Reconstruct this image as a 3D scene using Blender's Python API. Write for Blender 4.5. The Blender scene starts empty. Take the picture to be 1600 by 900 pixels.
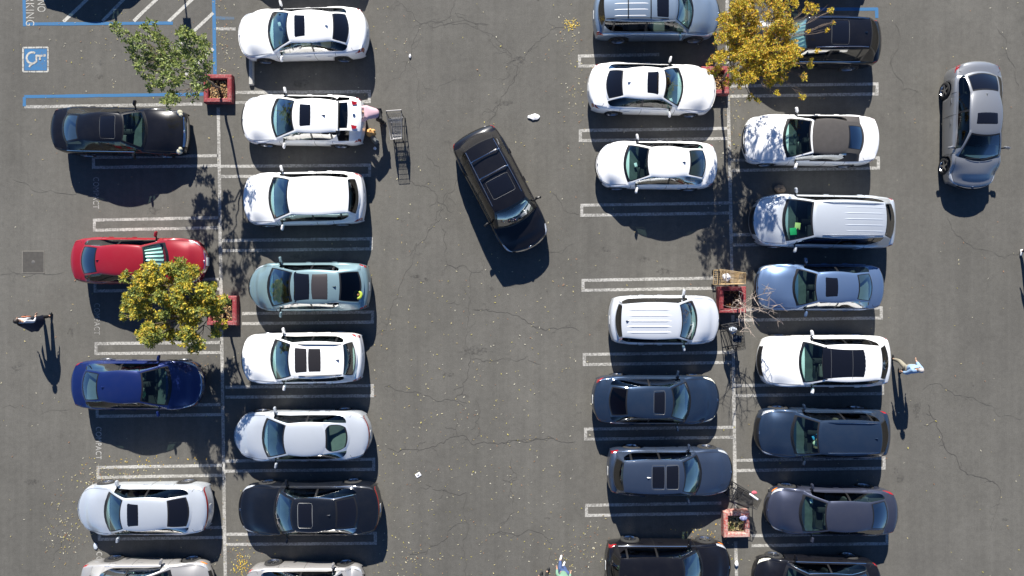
import bpy, bmesh, math, random
import numpy as np
from mathutils import Vector, Matrix
R = math.radians
random.seed(7)
SC = bpy.context.scene
COL = SC.collection

# ------------------------------------------------------------------ camera, world, sun, exposure
CAMH = 26.0                      # drone height in metres
FPX = 1067.0                     # focal length in photo pixels (24 mm on a 36 mm sensor)
cam_d = bpy.data.cameras.new('camera'); cam = bpy.data.objects.new('camera', cam_d); COL.objects.link(cam)
cam.location = (0, 0, CAMH); cam.rotation_euler = (0, 0, 0)
cam_d.sensor_width = 36; cam_d.lens = 24.0; cam_d.clip_end = 2000; cam_d.clip_start = 0.1
SC.camera = cam
SUN_EL = R(31.5)
SDIR = Vector((0.105, -0.9945, 0)).normalized()      # horizontal direction the light travels
w = bpy.data.worlds.new('World'); SC.world = w; w.use_nodes = True
wn = w.node_tree; bg = wn.nodes['Background']
sky = wn.nodes.new('ShaderNodeTexSky'); sky.sky_type = 'NISHITA'; sky.sun_disc = False
sky.sun_elevation = SUN_EL; sky.sun_rotation = R(-6.0); sky.air_density = 0.8; sky.dust_density = 0.0; sky.ozone_density = 4.0
tint = wn.nodes.new('ShaderNodeVectorMath'); tint.operation = 'MULTIPLY'; tint.inputs[1].default_value = (.74, .93, 1.16)   # very clear, deep blue autumn sky
wn.links.new(sky.outputs[0], tint.inputs[0]); wn.links.new(tint.outputs[0], bg.inputs[0]); bg.inputs[1].default_value = 0.05
sd = bpy.data.lights.new('sun', 'SUN'); sun = bpy.data.objects.new('sun', sd); COL.objects.link(sun)
sd.energy = 5.0; sd.angle = R(0.5); sd.color = (1.0, 0.955, 0.88)
L_ = Vector((SDIR.x*math.cos(SUN_EL), SDIR.y*math.cos(SUN_EL), -math.sin(SUN_EL)))
sun.rotation_euler = L_.to_track_quat('-Z', 'Y').to_euler(); sun.location = (0, 0, 40)
SC.view_settings.view_transform = 'Standard'; SC.view_settings.look = 'None'
SC.view_settings.exposure = 1.05; SC.view_settings.gamma = 1; SC.view_settings.use_curve_mapping = False
SC.render.engine = 'CYCLES'

# ------------------------------------------------------------------ helpers
def G(px, py, z=0.0):
    """a point of the lot: pixel of the survey photo at height z -> metres"""
    k = (CAMH - z)/FPX
    return Vector(((px-800)*k, (450-py)*k, z))

def tag(o, label=None, cat=None, group=None, kind=None):
    if label: o['label'] = label
    if cat: o['category'] = cat
    if group: o['group'] = group
    if kind: o['kind'] = kind
    return o

def empty(name, loc=(0, 0, 0), rz=0):
    o = bpy.data.objects.new(name, None); COL.objects.link(o)
    o.location = loc; o.rotation_euler = (0, 0, rz); o.empty_display_size = .2
    return o

class MB:
    def __init__(s): s.v = []; s.f = []; s.m = []
    def add(s, vs, fs, mi=0):
        b = len(s.v); s.v += [tuple(p) for p in vs]
        for f in fs: s.f.append(tuple(b+i for i in f)); s.m.append(mi)
        return s
    def grid(s, P, mi=0, cm=None, skip=None):
        n, m = len(P), len(P[0]); b = len(s.v)
        for row in P: s.v += [tuple(p) for p in row]
        for i in range(n-1):
            for j in range(m-1):
                if skip and skip(i, j): continue
                k = cm(i, j) if cm else mi
                if k is None: continue
                s.f.append((b+i*m+j, b+(i+1)*m+j, b+(i+1)*m+j+1, b+i*m+j+1)); s.m.append(k)
        return s
    def tube(s, pts, r, n=6, mi=0, r2=None, cap=True, closed=False):
        pts = [Vector(p) for p in pts]; N = len(pts); rings = []
        up = None
        for i, p in enumerate(pts):
            if closed: t = pts[(i+1) % N]-pts[i-1]
            else: t = pts[min(i+1, N-1)]-pts[max(i-1, 0)]
            if t.length < 1e-9: t = Vector((0, 0, 1))
            t.normalize()
            if up is None: up = Vector((0, 0, 1)) if abs(t.z) < .9 else Vector((1, 0, 0))
            a = t.cross(up)
            if a.length < 1e-6: a = t.cross(Vector((0, 1, .3)))
            a.normalize(); c = a.cross(t); up = c
            rr = r if r2 is None else r+(r2-r)*i/max(1, N-1)
            if hasattr(r, '__len__'): rr = r[i]
            rings.append([p+a*math.cos(2*math.pi*k/n)*rr+c*math.sin(2*math.pi*k/n)*rr for k in range(n)])
        b = len(s.v)
        for q in rings: s.v += [tuple(p) for p in q]
        M = N if closed else N-1
        for i in range(M):
            i2 = (i+1) % N
            for k in range(n):
                s.f.append((b+i*n+k, b+i*n+(k+1) % n, b+i2*n+(k+1) % n, b+i2*n+k)); s.m.append(mi)
        if cap and not closed:
            s.f.append(tuple(b+k for k in range(n))[::-1]); s.m.append(mi)
            s.f.append(tuple(b+(N-1)*n+k for k in range(n))); s.m.append(mi)
        return s
    def box(s, c, d, rot=None, bev=0.0, mi=0, taper=(1, 1)):
        """box with chamfered vertical+horizontal edges when bev>0"""
        hx, hy, hz = d[0]/2, d[1]/2, d[2]/2; c = Vector(c)
        M = rot if rot is not None else Matrix.Identity(3)
        if bev <= 0:
            vs = []
            for z in (-1, 1):
                tx, ty = (taper if z > 0 else (1, 1))
                vs += [(-hx*tx, -hy*ty, z*hz), (hx*tx, -hy*ty, z*hz), (hx*tx, hy*ty, z*hz), (-hx*tx, hy*ty, z*hz)]
            fs = [(3, 2, 1, 0), (4, 5, 6, 7), (0, 1, 5, 4), (1, 2, 6, 5), (2, 3, 7, 6), (3, 0, 4, 7)]
            return s.add([c+M@Vector(v) for v in vs], fs, mi)
        b_ = min(bev, hx*.9, hy*.9, hz*.9)
        def ring(ix, iy, z, t):
            x, y = hx-ix, hy-iy; k = b_*.7
            x *= t[0]; y *= t[1]
            return [(-x+k, -y, z), (x-k, -y, z), (x, -y+k, z), (x, y-k, z), (x-k, y, z), (-x+k, y, z), (-x, y-k, z), (-x, -y+k, z)]
        T = taper
        rows = [ring(b_, b_, -hz, (1, 1)), ring(b_*.3, b_*.3, -hz+b_*.3, (1, 1)), ring(0, 0, -hz+b_, (1, 1)), ring(0, 0, hz-b_, T), ring(b_*.3, b_*.3, hz-b_*.3, T), ring(b_, b_, hz, T)]
        vs = [v for q in rows for v in q]; fs = []
        for i in range(5):
            for k in range(8): fs.append((i*8+k, i*8+(k+1) % 8, (i+1)*8+(k+1) % 8, (i+1)*8+k))
        fs.append(tuple(range(7, -1, -1))); fs.append(tuple(40+k for k in range(8)))
        return s.add([c+M@Vector(v) for v in vs], fs, mi)
    def lathe(s, prof, n=24, M=None, mi=0):
        """prof: (r, z) list, spun round local z"""
        M = M or Matrix.Identity(4); b = len(s.v)
        for (r, z) in prof:
            for k in range(n):
                a = 2*math.pi*k/n; s.v.append(tuple(M@Vector((r*math.cos(a), r*math.sin(a), z))))
        for i in range(len(prof)-1):
            for k in range(n):
                s.f.append((b+i*n+k, b+i*n+(k+1) % n, b+(i+1)*n+(k+1) % n, b+(i+1)*n+k)); s.m.append(mi)
        return s
    def sphere(s, c, r, n=10, mi=0, M=None):
        c = Vector(c); r = Vector(r) if hasattr(r, '__len__') else Vector((r, r, r)); M = M or Matrix.Identity(3)
        b = len(s.v); rows = n//2+1
        for i in range(rows):
            th = math.pi*i/(rows-1)
            for k in range(n):
                a = 2*math.pi*k/n
                s.v.append(tuple(c+M@Vector((r.x*math.sin(th)*math.cos(a), r.y*math.sin(th)*math.sin(a), r.z*math.cos(th)))))
        for i in range(rows-1):
            for k in range(n):
                s.f.append((b+i*n+k, b+(i+1)*n+k, b+(i+1)*n+(k+1) % n, b+i*n+(k+1) % n)); s.m.append(mi)
        return s
    def mesh(s, name, mats, smooth=True, sharp=40):
        used = sorted({i for f in s.f for i in f})
        if len(used) < len(s.v):
            mp = {o: n for n, o in enumerate(used)}; s.v = [s.v[i] for i in used]; s.f = [tuple(mp[i] for i in f) for f in s.f]
        me = bpy.data.meshes.new(name); me.from_pydata(s.v, [], s.f)
        mats = mats if isinstance(mats, (list, tuple)) else [mats]
        for m in mats: me.materials.append(m)
        if len(mats) > 1: me.polygons.foreach_set('material_index', s.m)
        if smooth:
            me.polygons.foreach_set('use_smooth', [True]*len(s.f))
            if sharp: me.set_sharp_from_angle(angle=R(sharp))
        me.update()
        return me
    def build(s, name, mats, parent=None, smooth=True, sharp=40, loc=None):
        o = bpy.data.objects.new(name, s.mesh(name, mats, smooth, sharp)); COL.objects.link(o)
        if parent: o.parent = parent
        if loc is not None: o.location = loc
        return o

# ------------------------------------------------------------------ materials
MATS = {}
def nt(name):
    m = bpy.data.materials.new(name); m.use_nodes = True
    n = m.node_tree; b = n.nodes['Principled BSDF']
    return m, n, b
def _n(n, t, **kw):
    x = n.nodes.new(t)
    for k, v in kw.items():
        if k.startswith('i_'): x.inputs[k[2:]].default_value = v
        else: setattr(x, k, v)
    return x
def simple(name, col, rough=.6, metal=0, spec=.5, noise=.0, nscale=8, coat=0):
    if name in MATS: return MATS[name]
    m, n, b = nt(name)
    b.inputs['Roughness'].default_value = rough; b.inputs['Metallic'].default_value = metal
    b.inputs['Specular IOR Level'].default_value = spec; b.inputs['Coat Weight'].default_value = coat
    if noise > 0:
        tc = _n(n, 'ShaderNodeTexCoord'); nz = _n(n, 'ShaderNodeTexNoise'); nz.inputs['Scale'].default_value = nscale; nz.inputs['Detail'].default_value = 4
        n.links.new(tc.outputs['Object'], nz.inputs['Vector'])
        mx = _n(n, 'ShaderNodeMix', data_type='RGBA')
        mx.inputs[6].default_value = (*[c*(1-noise) for c in col], 1); mx.inputs[7].default_value = (*[min(1, c*(1+noise)) for c in col], 1)
        n.links.new(nz.outputs[0], mx.inputs[0]); n.links.new(mx.outputs[2], b.inputs['Base Color'])
    else: b.inputs['Base Color'].default_value = (*col, 1)
    MATS[name] = m; return m
def paint(name, col, metal=0.0, rough=.35, dust=.08, coat=1.0):
    """car paint: coloured base under a clear coat with a little flake and road dust"""
    if name in MATS: return MATS[name]
    m, n, b = nt(name)
    tc = _n(n, 'ShaderNodeTexCoord')
    nz = _n(n, 'ShaderNodeTexNoise'); nz.inputs['Scale'].default_value = 2.2; nz.inputs['Detail'].default_value = 9; nz.inputs['Roughness'].default_value = .65
    n.links.new(tc.outputs['Object'], nz.inputs['Vector'])
    rp = _n(n, 'ShaderNodeMapRange'); rp.inputs[1].default_value = .45; rp.inputs[2].default_value = .8; rp.inputs[3].default_value = 0; rp.inputs[4].default_value = dust
    n.links.new(nz.outputs[0], rp.inputs[0])
    mx = _n(n, 'ShaderNodeMix', data_type='RGBA'); mx.inputs[6].default_value = (*col, 1); mx.inputs[7].default_value = (.24, .22, .19, 1)
    n.links.new(rp.outputs[0], mx.inputs[0]); n.links.new(mx.outputs[2], b.inputs['Base Color'])
    b.inputs['Metallic'].default_value = metal; b.inputs['Roughness'].default_value = rough
    b.inputs['Coat Weight'].default_value = coat; b.inputs['Specular IOR Level'].default_value = .15 if max(col) < .1 else .5
    nr = _n(n, 'ShaderNodeMapRange'); nr.inputs[1].default_value = .3; nr.inputs[2].default_value = .8; nr.inputs[3].default_value = .03; nr.inputs[4].default_value = .12
    n.links.new(nz.outputs[0], nr.inputs[0]); n.links.new(nr.outputs[0], b.inputs['Coat Roughness'])
    MATS[name] = m; return m
def glass(name, tint, refl=1.0):
    """thin tinted sheet: part of the light passes, the rest mirrors the sky"""
    if name in MATS: return MATS[name]
    m, n, b = nt(name); n.nodes.remove(b); out = n.nodes['Material Output']
    tr = _n(n, 'ShaderNodeBsdfTransparent'); tr.inputs[0].default_value = (*tint, 1)
    gl = _n(n, 'ShaderNodeBsdfGlossy'); gl.inputs['Roughness'].default_value = .02; gl.inputs[0].default_value = (1, 1, 1, 1)
    fr = _n(n, 'ShaderNodeFresnel'); fr.inputs[0].default_value = 1.5
    mu = _n(n, 'ShaderNodeMath', operation='MULTIPLY'); mu.inputs[1].default_value = 1.15*refl; mu.use_clamp = True
    mi_ = _n(n, 'ShaderNodeMath', operation='MINIMUM'); mi_.inputs[1].default_value = .30
    n.links.new(fr.outputs[0], mi_.inputs[0]); n.links.new(mi_.outputs[0], mu.inputs[0])
    mx = _n(n, 'ShaderNodeMixShader'); n.links.new(mu.outputs[0], mx.inputs[0])
    n.links.new(tr.outputs[0], mx.inputs[1]); n.links.new(gl.outputs[0], mx.inputs[2]); n.links.new(mx.outputs[0], out.inputs[0])
    MATS[name] = m; return m
GL_CLEAR = glass('glass_green_tint', (.60, .80, .76))
GL_MID = glass('glass_smoke', (.34, .42, .42))
GL_REAR = glass('glass_rear_privacy', (.07, .085, .09), .45)
GL_DARK = glass('glass_privacy', (.06, .07, .08))
M_BLACK = simple('black_trim', (.012, .012, .013), .35)
M_RUBBER = simple('tyre_rubber', (.02, .02, .02), .85, noise=.3)
M_PLASTIC = simple('textured_plastic', (.03, .03, .032), .6)
M_SUNROOF = simple('sunroof_glass', (.006, .006, .008), .05, coat=1)
M_CHROME = simple('chrome', (.75, .75, .76), .12, metal=1)
M_ALLOY = simple('alloy_rim', (.55, .56, .58), .28, metal=1)
M_DARKRIM = simple('dark_rim', (.10, .10, .11), .35, metal=.8)
M_RED = simple('tail_lamp_red', (.30, .008, .012), .12, coat=1)
M_LAMP = simple('head_lamp_glass', (.55, .58, .62), .08, coat=1, metal=.3)
M_AMBER = simple('amber_lamp', (.75, .22, .03), .15, coat=1)
M_INT = simple('cabin_black', (.025, .026, .028), .8, noise=.3)
M_DASH = simple('dash_grey', (.06, .068, .066), .6, noise=.4)
M_SEATS = {'grey': simple('seat_grey', (.16, .16, .15), .9, noise=.2), 'black': simple('seat_black', (.03, .03, .03), .6),
           'tan': simple('seat_tan', (.34, .27, .18), .8, noise=.15), 'light': simple('seat_light', (.40, .40, .37), .8)}
M_GAP = simple('shut_line', (.01, .01, .01), .9)
M_PLATE = simple('number_plate', (.7, .7, .68), .4)
# ------------------------------------------------------------------ cars
def pchip(xs, ys):
    xs = list(map(float, xs)); ys = list(map(float, ys)); n = len(xs)
    h = [xs[i+1]-xs[i] for i in range(n-1)]; dl = [(ys[i+1]-ys[i])/h[i] for i in range(n-1)]
    m = [0.0]*n
    m[0] = dl[0]; m[-1] = dl[-1]
    for i in range(1, n-1):
        if dl[i-1]*dl[i] <= 0: m[i] = 0
        else:
            w1 = 2*h[i]+h[i-1]; w2 = h[i]+2*h[i-1]; m[i] = (w1+w2)/(w1/dl[i-1]+w2/dl[i])
    def f(x):
        if x <= xs[0]: return ys[0]
        if x >= xs[-1]: return ys[-1]
        i = 0
        while x > xs[i+1]: i += 1
        t = (x-xs[i])/h[i]; t2, t3 = t*t, t*t*t
        return (2*t3-3*t2+1)*ys[i]+(t3-2*t2+t)*h[i]*m[i]+(-2*t3+3*t2)*ys[i+1]+(t3-t2)*h[i]*m[i+1]
    return f
def lerp(a, b, t): return a+(b-a)*t

WHEEL_ME = {}
def wheel_meshes(style):
    if style in WHEEL_ME: return WHEEL_ME[style]
    # unit wheel of radius .34, width .22, axis along +y outward at y=0
    M = Matrix.Rotation(R(-90), 4, 'X')
    t = MB(); t.lathe([(.225, .0), (.30, .004), (.328, -.015), (.34, -.045), (.34, -.185), (.325, -.215), (.29, -.22), (.22, -.21)], 28, M)
    rim = MB(); rim.lathe([(.228, .002), (.222, -.012), (.205, -.05), (.20, -.12)], 28, M, 0)
    rim.lathe([(.205, -.07), (.0, -.07)], 28, M, 1)
    rim.lathe([(.0, -.012), (.03, -.014), (.05, -.03), (.055, -.07)], 14, M, 0)
    ns = {'five': 5, 'ten': 10, 'seven': 7, 'multi': 14}[style]
    wd = .052 if ns <= 7 else .03
    if ns == 14: wd = .018
    for k in range(ns):
        a = 2*math.pi*k/ns; ca, sa = math.cos(a), math.sin(a)
        vs = []
        for (r, hw, z) in ((.03, wd*.75, -.02), (.12, wd*.5, -.018), (.215, wd*.55, -.006)):
            for s in (-1, 1):
                for dz in (0, -.03):
                    vs.append(M@Vector((r*ca-s*hw*sa, r*sa+s*hw*ca, z+dz)))
        fs = []
        for i in range(2):
            b = i*4; fs += [(b, b+4, b+6, b+2), (b, b+1, b+5, b+4), (b+2, b+6, b+7, b+3)]
        rim.add(vs, fs, 0)
    tm = t.mesh('wheel', M_RUBBER); rm = rim.mesh('rim', [M_ALLOY, M_BLACK], sharp=30)
    WHEEL_ME[style] = (tm, rm); return tm, rm

VS = [0, .22, .44, .62, .76, .86, .90, .945, .98, 1.0, .997, .975, .945]

CARS = {}
class Car:
    """Parametric car. d = metres behind the front bumper, y = metres left of the centre line."""
    def __init__(s, name, label, L, W, H, mat, cat='car', kind='sedan', wsb=.26, wst=.43, rr=.76, bl=.88, **k):
        s.k = k; s.L, s.W, s.H, s.kind = L, W, H, kind
        s.wsb, s.wst, s.rr, s.bl = wsb, wst, rr, bl      # metres
        big = kind in ('suv', 'van')
        s.big = big
        s.zh0 = k.get('zh0', .84 if big else .70); s.zc = k.get('zc', 1.06 if big else .96)
        s.zdeck = k.get('zdeck', 1.08 if kind != 'sedan' else 1.04); s.ztail = k.get('ztail', 1.0 if kind == 'sedan' else .98)
        s.rw = k.get('rw', .65 if big else .59)          # roof half width / half body width
        s.rwr = k.get('rwr', s.rw*(.95 if big else .93)); s.bw = k.get('bw', s.rw*(1.08 if big else 1.06)); s.ww = k.get('ww', .88)
        s.zrr = k.get('zrr', H-(.05 if big else .10)); s.zrf = k.get('zrf', H-.06)
        s.wr = k.get('wr', .365 if big else .33); s.ax = k.get('ax', (.19*L, .795*L))
        L_ = L; dlen = L-bl
        zh0, zc = s.zh0, s.zc
        s.zt = pchip([0, .14, .30, .45*wsb+.1, wsb, wsb+.3, bl-.15, bl, (bl+L)/2 if dlen > .3 else L-.13, L-.10, L],
                     [zh0-.06, zh0-.03, zh0, lerp(zh0, zc, .66), zc, zc+.02, s.zdeck+.01, s.zdeck, lerp(s.zdeck, s.ztail, .4), s.ztail-.02, s.ztail-.05]) if dlen > .3 else \
               pchip([0, .14, .30, .45*wsb+.1, wsb, wsb+.3, bl-.1, L-.05, L],
                     [zh0-.06, zh0-.03, zh0, lerp(zh0, zc, .66), zc, zc+.02, s.zdeck, s.ztail, s.ztail-.05])
        zb = s.zdeck-.07
        s.zs = pchip([0, .14, .5, wsb, wsb+.5, L-1.0, L-.12, L], [zh0-.11, zh0-.09, zh0-.055, zc-.075, zc-.06, zb, s.ztail-.08, s.ztail-.1])
        tf = k.get('tf', .81); tr = k.get('tr', .86 if big else .82)
        s.wd = pchip([0, .12, .35, .8, 1.5, L-1.4, L-.8, L-.35, L-.12, L], [tf, lerp(tf, 1, .38), lerp(tf, 1, .72), .975, 1, 1, .985, lerp(tr, 1, .70), lerp(tr, 1, .35), tr])
        s.bf = k.get('bf', .25); s.br = k.get('br', .13 if big else .20)
        s.root = empty(name); tag(s.root, label, cat, 'cars in the parking lot')
        s.mat = mat
        s.make(); CARS[s.root.name] = s
    def top(s, d, y):
        v = min(1, abs(y)/(s.wd(d)*s.W/2)); a, b = s.zt(d), s.zs(d)
        return b+(a-b)*(1-(min(v, .9)/.9)**2.4)-(max(0, v-.9)*.6)
    def P(s, d, y, z): return Vector((s.L/2-d, y, z))
    def make(s):
        L, W, H = s.L, s.W, s.H
        zbot0 = .20 if not s.big else .25
        # stations
        fr = [(.13, zbot0, .9), (.05, .30, .97), (.008, .42, 1.0), (.0, .52, 1), (.02, lerp(.52, s.zh0, .55), 1), (.06, s.zh0-.09, 1), (.12, s.zh0-.04, 1)]
        rz = s.ztail
        re = [(L-.10, rz-.02, 1), (L-.04, rz-.07, 1), (L-.012, rz-.2, 1), (L-.03, lerp(rz, .5, .62), 1), (L, .56, 1), (L, .44, 1), (L-.04, .33, .97), (L-.14, zbot0+.02, .9)]
        ds = []
        x = .20
        c0, c1 = s.wsb+.22, s.bl-.15
        while x < L-.16: ds.append(x); x += .10
        ds = [d for d in ds if abs(d-c0) > .04 and abs(d-c1) > .04]+[c0-.004, c0+.004, c1-.004, c1+.004]
        for a in s.ax:
            for q in (-1, 1): ds.append(a+q*(s.wr+.045))
        ds = sorted(ds)
        cab = lambda d: c0 < d < c1
        st = [('f', *t) for t in fr]+[('m', d) for d in ds]+[('r', *t) for t in re]
        rows = []; s.sd = []
        for t in st:
            if t[0] == 'm':
                d = t[1]; ztop = s.zt(d); zs = s.zs(d); k = 1.0; dd = d
            else:
                d, ztop, k = t[1:]; zs = ztop-.035 if ztop < s.zh0-.05 or t[0] == 'r' else s.zs(d); dd = d
                if zs > ztop: zs = ztop-.02
            s.sd.append(d)
            w_ = s.wd(dd)*W/2*k
            zb = zbot0
            for a in s.ax:
                RR = s.wr+.045
                if abs(d-a) < RR: zb = max(zb, s.wr+math.sqrt(RR*RR-(d-a)**2))
            zb = min(zb, zs-.06) if t[0] == 'm' else min(zb, ztop-.01)
            kk = min(1, max(.05, (zs-zb)/.6))
            row = []
            incab = t[0] == 'm' and cab(d)
            for j, v in enumerate(VS):
                if j <= 6:
                    z = zs+(ztop-zs)*(1-(v/.9)**2.4)
                    cr = s.k.get('crease', .014)
                    if j in (2, 3) and .25 < d < s.wsb+.1: z += cr*(1.0 if j == 3 else .35)*min(1, (d-.25)/.3)
                    if incab and j <= 5: z = .42
                elif j == 7: z = zs-.035*kk
                elif j == 8: z = zs-.11*kk
                elif j == 9: z = zs-.25*kk
                else: z = lerp(zs-.25*kk, zb, {10: .45, 11: .85, 12: 1.0}[j])
                z = max(z, min(zb, ztop))
                y = v*w_
                bow = s.bf*math.exp(-dd/.5)*v**2.3 - s.br*math.exp(-(L-dd)/.5)*v**2.3
                row.append((dd+bow, y, z))
            rows.append(row)
        s.rows = rows
        full = []
        for row in rows:
            r_ = [s.P(d, -y, z) for (d, y, z) in row[:0:-1]]+[s.P(d, y, z) for (d, y, z) in row]
            full.append(r_)
        nj = len(VS)
        mb = MB()
        def cm(i, j):
            jj = (nj-1)-1-j if j < nj-1 else j-(nj-1)      # half ring index of the cell
            dm = (s.sd[i]+s.sd[i+1])/2
            if st[i][0] != 'r' and st[i+1][0] != 'f' and c0-.01 < dm < c1+.01 and jj <= 5: return 1
            if jj >= 11 and s.k.get('cladding'): return 2
            if s.k.get('cladding') and (dm < .1 or dm > L-.1) and (i < 2 or i > len(st)-5): return 2
            return 0
        mb.grid(full, cm=cm)
        # floor pan
        mb.box((0, 0, .30), (L-.5, W*.74, .16), mi=1)
        for a in s.ax:      # wheel housings
            pass
        s.body = mb.build('body', [s.mat, M_INT, M_PLASTIC], s.root, sharp=38)
        s.greenhouse(); s.inside(); s.wheels(); s.details()
    # ---- patch on the body skin: i along, j around (half ring index), side +-1
    def bi(s, d):
        ks = [n for n in range(7, len(s.rows)-8)]
        for n in ks:
            if s.sd[n+1] >= d: return n+(d-s.sd[n])/max(1e-6, s.sd[n+1]-s.sd[n])
        return ks[-1]
    def skin(s, i, j, side=1, off=.004):
        i = max(0, min(len(s.rows)-1.001, i)); j0 = abs(j)
        sgn = side*(1 if j >= 0 else -1)
        j0 = min(len(VS)-1.001, j0)
        def at(a, b):
            i0, jj = int(a), int(b); fi, fj = a-i0, b-jj
            p = [Vector(s.rows[i0+x][jj+y]) for x in (0, 1) for y in (0, 1)]
            return (p[0]*(1-fj)+p[1]*fj)*(1-fi)+(p[2]*(1-fj)+p[3]*fj)*fi
        p = at(i, j0); e = .15
        a = at(min(i+e, len(s.rows)-1.001), j0)-at(max(i-e, 0), j0); b = at(i, min(j0+e, len(VS)-1.001))-at(i, max(j0-e, 0))
        n = b.cross(a)
        if n.length > 0: n.normalize()
        c = p-Vector((s.L/2, 0, .4)); 
        if n.dot(c) < 0: n = -n
        p = p+n*off
        return Vector((s.L/2-p.x, sgn*p.y, p.z))
    def patch(s, name, corners, mat, n=6, m=5, off=.004, both=True, parent=None, side=1):
        """corners: (i,j)x4 in order a(0,0) b(1,0) c(1,1) d(0,1)"""
        for sg in ((1, -1) if both else (side,)):
            mb = MB(); A, B, C_, D = corners
            g = []
            for u in range(n+1):
                fu = u/n; row = []
                for v in range(m+1):
                    fv = v/m
                    i = lerp(lerp(A[0], B[0], fu), lerp(D[0], C_[0], fu), fv); j = lerp(lerp(A[1], B[1], fu), lerp(D[1], C_[1], fu), fv)
                    edge = u in (0, n) or v in (0, m)
                    row.append(s.skin(i, j, sg, off if not edge else -.002))
                g.append(row)
            mb.grid(g)
            mb.build(name, mat, parent or s.root)
    def line(s, pts, r=.005, both=True, mb=None):
        for sg in ((1, -1) if both else (1,)):
            P = []
            for a, b in zip(pts[:-1], pts[1:]):
                for t in range(6): P.append(s.skin(lerp(a[0], b[0], t/6), lerp(a[1], b[1], t/6), sg, .001))
            P.append(s.skin(pts[-1][0], pts[-1][1], sg, .001))
            mb.tube(P, r, 4)
    # ---- greenhouse
    def T(s, seg, f, v):
        hw = s.W/2; av = abs(v)
        if seg == 'ws':
            d = lerp(s.wsb, s.wst, f)+lerp(.22, .08, f)*v*v
            yt = lerp(s.ww, s.rw, f**.85)*hw
            z0 = s.top(d, yt*av)+.004 if f < .2 else 0
            zt0 = s.zt(s.wsb)+.004
            z = lerp(zt0, s.zrf, f)+.045*math.sin(math.pi*f)-lerp(.03, .045, f)*v*v
            if f < .08: z = lerp(s.top(d, yt*av)+.004, z, f/.08)
        elif seg == 'rf':
            d = lerp(s.wst, s.rr, f)+lerp(.08, -.05, f)*v*v
            yt = (lerp(s.rw, s.rwr, f)+.055*math.sin(math.pi*min(1, f*1.05)))*hw
            z = lerp(s.zrf, s.zrr, f)+4*f*(1-f)*(s.H-(s.zrf+s.zrr)/2)-(.045+.01*math.sin(math.pi*f))*v*v-.012*max(0, av-.9)/.1
        else:
            d = lerp(s.rr, s.bl, f)-lerp(.05, .15, f)*v*v
            yt = lerp(s.rwr, s.bw, f)*hw
            z = lerp(s.zrr, s.zt(s.bl)+.004, f)+(.05 if s.big else .035)*math.sin(math.pi*f)-.045*v*v*(1-f)
            if f > .92: z = lerp(z, s.top(d, yt*av)+.004, (f-.92)/.08)
        return d, yt*v, z
    def warp(s, seg, f, v):
        if seg == 'bl' and s.k.get('fabric_roof') and abs(v) < .999: v *= .80
        k = s.k.get('oval', .0) if seg == 'bl' else 0
        k = max(k, .05 if seg in ('ws', 'bl') else 0)
        if abs(v) < .999: v = v*(1-k*abs(2*f-1)**3.5)
        return v
    def greenhouse(s):
        hw = s.W/2; nr = max(8, int((s.rr-s.wst)/.075))
        ST = [('ws', f) for f in (0, .05, .1, .2, .3, .4, .5, .6, .7, .8, .88, .94, .975)]
        ST += [('rf', i/nr) for i in range(nr)]
        ST += [('bl', f) for f in ((0, .03, .10, .22, .35, .48, .60, .72, .84, .90, .96, 1) if not s.k.get('open_gate') else (0, .03))]
        vs = [-1, -.975, -.94, -.89, -.7, -.5, -.25, 0, .25, .5, .7, .89, .94, .975, 1]
        Pg = [[s.P(*s.T(sg, f, s.warp(sg, f, v))) for v in vs] for (sg, f) in ST]
        shell = MB(); ws = MB(); bl = MB()
        M = len(vs)-1
        def cell(i, j):
            sg, f = ST[i]; av = abs((vs[j]+vs[j+1])/2)
            if sg == 'ws' and av < .94 and f < .94:
                if f < .1: return 'wsf'
                if av > .89 or f >= .88: return 'wsf'
                return 'ws'
            if sg == 'bl' and av < .94 and .03 <= f < .90 and ST[min(i+1, len(ST)-1)][0] == 'bl':
                if av > .89 or f < .10 or f >= .84: return 'blf'
                return 'bl'
            return 'sh'
        rfab = s.k.get('fabric_roof')
        def shm(i, j):
            if cell(i, j) != 'sh': return None
            sg = ST[i][0]
            if rfab and sg != 'ws': return 1
            if s.k.get('black_roof') and sg == 'rf': return 2
            return 0
        shell.grid(Pg, cm=shm)
        ws.grid(Pg, cm=lambda i, j: {'ws': 0, 'wsf': 1}.get(cell(i, j)))
        bl.grid(Pg, cm=lambda i, j: {'bl': 0, 'blf': 1}.get(cell(i, j)))
        # sides
        rs = [0, .08, .14, .3, .5, .7, .84, 1]
        side_cols = []
        pill = s.k.get('pillars', [s.wst+.52*(s.rr-s.wst)] if s.kind == 'sedan' else [s.wst+.40*(s.rr-s.wst), s.wst+.86*(s.rr-s.wst)])
        gend = s.k.get('gend', ('bl', .40) if s.kind == 'sedan' else ('bl', .03))
        endidx = [i for i, t in enumerate(ST) if t == gend]
        endidx = endidx[0] if endidx else len(ST)-1
        startidx = [i for i, t in enumerate(ST) if t == ('ws', .3)][0]
        s.belt_path = []
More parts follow.
